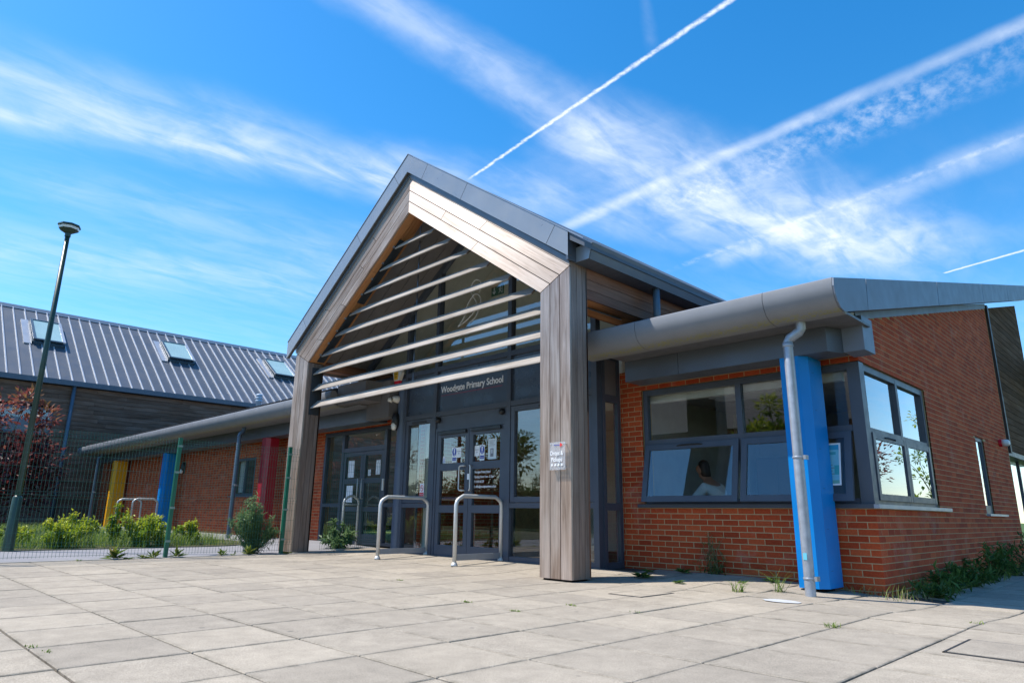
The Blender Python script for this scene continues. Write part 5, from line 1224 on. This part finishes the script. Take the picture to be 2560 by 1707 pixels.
for i, (x, y, h, rad, n, l) in enumerate(((.35, .55, .16, .26, 150, 'low dark weed clump nearest the corner along the side wall'), (.30, 1.4, .24, .32, 240, 'second dark weed clump along the side wall'), (.32, 2.4, .32, .36, 300, 'bushier weed clump below the side window end'), (.28, 3.6, .50, .36, 330, 'tall weed clump along the middle of the side wall'), (.30, 5.1, .55, .40, 380, 'weed clump below the slit window'), (.4, 6.7, .85, .45, 520, 'tallest weed clump at the far end of the side wall'))):
    bush('wall_weed', l, 'weed', (x, y, gz(x, y)), h, rad, n, GREEN, 100+i, (.07, .15), 10, 'weeds along the brick side wall', wr=.3)
blades('wall_foot_grass', 'grass along the foot of the brick side wall', [(.2+.03*math.sin(k), .3+k*.25, 26, .2) for k in range(28)], GRASS, 130, (.06, .24), cat='grass', kind='stuff')
r = random.Random(8); tw = MB(); lf = Leaves(); b = V((-2.02, -.10, gz(-2, -.1)))
for k in range(14):
    p = b+V((r.uniform(-.08, .08), r.uniform(-.04, .04), 0)); pts = [p]
    for j in range(5): p = p+V((r.uniform(-.07, .09), r.uniform(-.03, .0), r.uniform(.05, .13))); pts.append(p); lf.leaf(p, rdir(r), .06, .012, r, r.random()); lf.leaf(p, rdir(r), .05, .012, r, r.random())
    tw.tube(pts, [.0035]*5+[.0015], 4)
for k in range(160): lf.leaf(b+V((r.gauss(0, .10), r.gauss(0, .04), abs(r.gauss(0, .1)))), rdir(r), r.uniform(.04, .09), .014, r, r.random())
t = thing('climbing_weed', 'straggly dead stemmed weed climbing the brick below the window', 'weed', b); tw.out('stems', simple('dry_stem', (.16, .15, .07), .8), t); lf.out('foliage', GREEN, t)
# ------------------------------------------------------------------ trees
def tree(name, label, base, h, rad, n, mat, seed, ls, trunk=.09, cz=.62, rz_=None, blobs=16, gappy=.55, cat='tree', grp=None, offs=(0, 0)):
    r = random.Random(seed); base = V(base); t = thing(name, label, cat, base, grp); tm = MB(); lf = Leaves(); rz_ = rz_ or h*.42
    top = base+V((offs[0]*.5, offs[1]*.5, h*.7)); tm.tube([base-V((0, 0, .1)), base.lerp(top, .4)+V((.04*h*r.uniform(-.4, .4), .04*h*r.uniform(-.4, .4), 0)), top], [trunk, trunk*.7, trunk*.25], 9)
    cen = base+V((offs[0], offs[1], h*cz)); cl = []
    for k in range(blobs):
        d = rdir(r); q = r.random()**.4; cl.append((cen+V((d.x*rad*q, d.y*rad*q, d.z*rz_*q)), r.uniform(.2, .42)*rad))
    for c, cr_ in cl:
        a = base.lerp(top, min(.95, max(.25, (c.z-base.z)/h*.75))); m = a.lerp(c, .5)+V((0, 0, .06*h*r.random())); tm.tube([a, m, c], [trunk*.3, trunk*.18, trunk*.06], 6)
        for j in range(5):
            e = c+rdir(r)*cr_*.9; tm.tube([m.lerp(c, .6), e], [trunk*.09, trunk*.03], 4, False)
        for i in range(n//blobs):
            d = rdir(r); p = c+d*cr_*r.random()**.5; L = r.uniform(*ls); out = (p-cen).length/max(rad, .1)
            lf.leaf(p, (d+V((0, 0, .3))), L, L*.55, r, min(1, max(0, .15+.35*out+.3*(p.z-cen.z)/rz_+r.uniform(-.25, .3))))
    tm.out('trunk', BARK, t, True); lf.out('crown', mat, t); return t
tree('plum_tree', 'purple leaved plum tree at the left edge behind the fence', (-19.0, -5.5, .05), 3.75, 1.45, 4200, PLUM, 31, (.11, .20), .05, .52, 1.75, 34)
# things across the way that the glass mirrors
Gh = 'garden greenery mirrored in the glass'
def hedge(x0, x1, y, h, d, seed, label):
    r = random.Random(seed); t = thing('hedge', label, 'hedge', ((x0+x1)/2, y, 0)); lf = Leaves()
    for i in range(int((x1-x0)*480)):
        x = r.uniform(x0, x1); hh = h*(.86+.14*math.sin(x*1.7+seed)+.08*math.sin(x*4.1)); f_ = r.random()
        if f_ < .62: p = V((x, y+d/2+r.gauss(0, .12), r.uniform(.0, hh)))
        else: p = V((x, y+r.uniform(-d/2, d/2), hh+r.gauss(0, .12)))
        L = r.uniform(.12, .24); lf.leaf(p, rdir(r, .2), L, L*.6, r, r.random())
    lf.out('foliage', GREEN, t); box('inner_twigs', x0, x1, y-d/2+.25, y+d/2-.25, -.1, h*.75, COREM, t)
hedge(-48, -6, -25.0, 3.0, 1.6, 3, 'long green hedge mirrored in the entrance door glass')
tree('garden_tree', 'broad green tree mirrored in the right entrance panel', (-34, -26, 0), 7.5, 3.2, 2600, GREEN, 41, (.22, .4), .2, grp=Gh)
tree('garden_tree', 'tall green tree mirrored beside the hedge in the door glass', (-26, -29, 0), 8.5, 3.0, 2600, GREEN, 42, (.22, .4), .2, grp=Gh)
tree('garden_tree', 'round green tree mirrored in the office upper panes', (-13, -27, 0), 6.5, 2.8, 2200, LIME, 43, (.22, .4), .2, grp=Gh)
tree('sapling', 'thin pale sapling mirrored in the left side window sash', (4.9, 22.5, 0), 5.2, 1.1, 500, LIME, 44, (.12, .22), .06, .6, 2.2, 14)
tree('copper_plum', 'dark copper plum tree mirrored in the right side window sash', (8.6, 22.0, 0), 5.0, 1.9, 2600, PLUM, 45, (.14, .24), .1, .6, 2.0, 20)
hs_ = thing('garden_house', 'long brick house with slate roof mirrored in the office window', 'house', (-18, -38, 0))
box('wall', -29, -8, -42, -34, -.1, 6.6, BRICKS, hs_)
MB().prism([(-29.4, -42.4, 6.55), (-29.4, -38, 10.6), (-29.4, -33.6, 6.55)], (21.8, 0, 0)).out('roof', simple('slate', (.12, .11, .11), .7, 0, .3, .2, 6.), hs_)
FG = Face((0, -34, 0), (-1, 0, 0), (0, 1, 0)); PD = simple('pane_dark', (.08, .12, .17), .1)
for x in (-27.5, -23.6, -19.8, -16., -12.2):
    for z in (1.0, 4.0):
        FG.ring('window', -x-1.6, -x, z, z+1.5, .08, -.05, .03, WHITE, hs_); FG.box('pane', -x-1.52, -x-.08, z+.08, z+1.42, .001, .01, PD, hs_)
# ------------------------------------------------------------------ person at the office desk
SKIN = simple('skin', (.42, .20, .13), .55, 0, .4); HAIR = simple('dark_hair', (.012, .008, .006), .5); SHIRT = simple('white_shirt', (.70, .70, .70), .8, 0, .3, .06, 20.); TROU = simple('navy_cloth', (.02, .025, .045), .85, 0, .2)
pe = thing('person', 'person in a white shirt bent over the desk behind the left sash', 'person', (-2.45, .9, .02))
def skin(name, pts, edges, rad, mat, parent, root=0, lev=2):
    me = bpy.data.meshes.new(name); me.from_pydata([V(p) for p in pts], edges, []); me.materials.append(mat); me.update()
    o = inst(name, me, Matrix.Identity(4), parent)
    md = o.modifiers.new('skin', 'SKIN'); md.use_smooth_shade = True
    sv = me.skin_vertices[0].data
    for i, q in enumerate(rad): sv[i].radius = q if isinstance(q, tuple) else (q, q)
    sv[root].use_root = True
    ss = o.modifiers.new('sub', 'SUBSURF'); ss.levels = lev; ss.render_levels = lev
    return o
px_, py_ = -2.42, .80
J = dict(pel=(px_+.10, py_+.10, .66), sp1=(px_+.06, py_+.08, .86), sp2=(px_+.01, py_+.04, 1.04), ch=(px_-.05, py_+.0, 1.20), nk=(px_-.11, py_-.02, 1.33), hd0=(px_-.15, py_-.03, 1.40), hd1=(px_-.18, py_-.04, 1.48), hd2=(px_-.19, py_-.04, 1.56), chin=(px_-.25, py_-.05, 1.41), nose=(px_-.275, py_-.05, 1.475),
         ls=(px_-.04, py_+.19, 1.21), le=(px_-.24, py_+.28, .98), lh=(px_-.46, py_+.22, .86), rs=(px_-.06, py_-.19, 1.21), re=(px_-.28, py_-.22, .98), rh=(px_-.52, py_-.14, .87),
         lhip=(px_+.10, py_+.2, .62), lk=(px_-.30, py_+.22, .56), la=(px_-.28, py_+.22, .12), lt=(px_-.42, py_+.22, .05), rhip=(px_+.10, py_, .62), rk=(px_-.30, py_-.02, .56), ra=(px_-.28, py_-.02, .12), rt=(px_-.42, py_-.02, .05))
kk = list(J); ix = {k: i for i, k in enumerate(kk)}
ed = [('pel', 'sp1'), ('sp1', 'sp2'), ('sp2', 'ch'), ('ch', 'nk'), ('nk', 'hd0'), ('hd0', 'hd1'), ('hd1', 'hd2'), ('hd0', 'chin'), ('hd1', 'nose'), ('ch', 'ls'), ('ls', 'le'), ('le', 'lh'), ('ch', 'rs'), ('rs', 're'), ('re', 'rh'), ('pel', 'lhip'), ('lhip', 'lk'), ('lk', 'la'), ('la', 'lt'), ('pel', 'rhip'), ('rhip', 'rk'), ('rk', 'ra'), ('ra', 'rt')]
rd = dict(pel=.13, sp1=.12, sp2=.13, ch=.135, nk=.055, hd0=.075, hd1=.092, hd2=.075, chin=.04, nose=.016, ls=.065, le=.045, lh=.03, rs=.065, re=.045, rh=.03, lhip=.09, lk=.065, la=.045, lt=.035, rhip=.09, rk=.065, ra=.045, rt=.035)
pts = [J[k] for k in kk]; E_ = [(ix[a], ix[b]) for a, b in ed]; R_ = [rd[k] for k in kk]
for hk, sy_ in (('lh', 1), ('rh', -1)):
    b = V(J[hk]); pb = len(pts); pts.append(tuple(b+V((-.05, 0, -.012)))); E_.append((ix[hk], pb)); R_.append(.026)
    for q in range(5):
        L1 = (.045, .05, .055, .05, .038)[q]; dy = (-.036+.018*q)*1.; dd = V((-.045 if q else -.01, dy*1.0-(.03*sy_ if q == 0 else 0), -.004))
        i1 = len(pts); pts += [tuple(V(pts[pb])+dd), tuple(V(pts[pb])+dd+V((-L1, dy*.25, -.012))), tuple(V(pts[pb])+dd+V((-L1*1.7, dy*.3, -.032)))]; E_ += [(pb, i1), (i1, i1+1), (i1+1, i1+2)]; R_ += [.0095, .0085, .007]
skin('body', pts, E_, R_, SKIN, pe)
sk = ['sp1', 'sp2', 'ch', 'ls', 'le', 'rs', 're']; si = {k: i for i, k in enumerate(sk)}
skin('shirt', [J[k] for k in sk]+[J['pel']], [(0, 1), (1, 2), (2, 3), (3, 4), (2, 5), (5, 6), (7, 0)], [.142, .155, .16, .085, .068, .085, .068, .15], SHIRT, pe, 0)
tk = ['pel', 'lhip', 'lk', 'la', 'rhip', 'rk', 'ra']; skin('trousers', [J[k] for k in tk], [(0, 1), (1, 2), (2, 3), (0, 4), (4, 5), (5, 6)], [.145, .105, .078, .06, .105, .078, .06], TROU, pe, 0)
skin('hair', [(px_-.13, py_-.03, 1.36), (px_-.125, py_-.03, 1.45), (px_-.155, py_-.04, 1.555), (px_-.21, py_-.045, 1.60)], [(0, 1), (1, 2), (2, 3)], [.06, .088, .092, .05], HAIR, pe, 1)
ch_ = thing('office_chair', 'dark stool seat under the person in the office', 'chair', (px_+.1, py_+.1, .02))
MB().lathe([(.20, 0), (.21, .03), (.19, .07)], (px_+.08, py_+.1, .45), 20).out('seat', BLACK, ch_, True); MB().tube([(px_+.08, py_+.1, .06), (px_+.08, py_+.1, .45)], .03, 10).out('stem', STEEL, ch_, True); MB().lathe([(.22, 0), (.20, .03), (.04, .05)], (px_+.08, py_+.1, .02), 16).out('foot', BLACK, ch_, True)
# poster in the office sash
t = thing('sash_poster', 'pale blue event poster taped inside the sash right of the blue column', 'poster', (-.5, .1, 1.3))
def PS(a, z, n): return TI.p(a, z, n+.16*(1.80-z)/(1.80-.985))
def pq(name, a0, a1, z0, z1, n, mat): 
    m = MB(); a0 += .13; a1 += .13; m.add([PS(a0, z0, n), PS(a1, z0, n), PS(a1, z1, n), PS(a0, z1, n)], [(0, 1, 2, 3)]); return m.out(name, mat, t)
pq('sheet', -.86, -.435, 1.165, 1.665, .0295, WHITE); pq('sea_print', -.84, -.455, 1.185, 1.645, .0305, simple('poster_blue', (.20, .55, .68), .5)); pq('band_print', -.84, -.455, 1.585, 1.645, .031, simple('poster_deep', (.03, .36, .62), .5)); pq('ribbon_print', -.80, -.49, 1.525, 1.56, .0312, simple('poster_teal', (.06, .38, .46), .5))
pq('grass_print', -.84, -.455, 1.185, 1.225, .031, simple('poster_green', (.18, .45, .38), .5)); pq('leaf_print', -.51, -.455, 1.29, 1.40, .0312, simple('poster_teal2', (.05, .40, .45), .5))
for k in range(4): pq('text_line', -.62, -.53+.02*(k % 2), 1.40-k*.035, 1.408-k*.035, .0313, PRINT)
nrm = (PS(-.6, 1.3, 0)-PS(-.6, 1.4, 0)).cross(V((1, 0, 0))).normalized(); nrm = nrm if nrm.y < 0 else -nrm
text('poster_word', 'YRE', PS(-.56, 1.455, .0325), .075, nrm, RX, simple('coral', (.85, .22, .20), .5), t, sx=.85, ext=.0003, bold=.001)
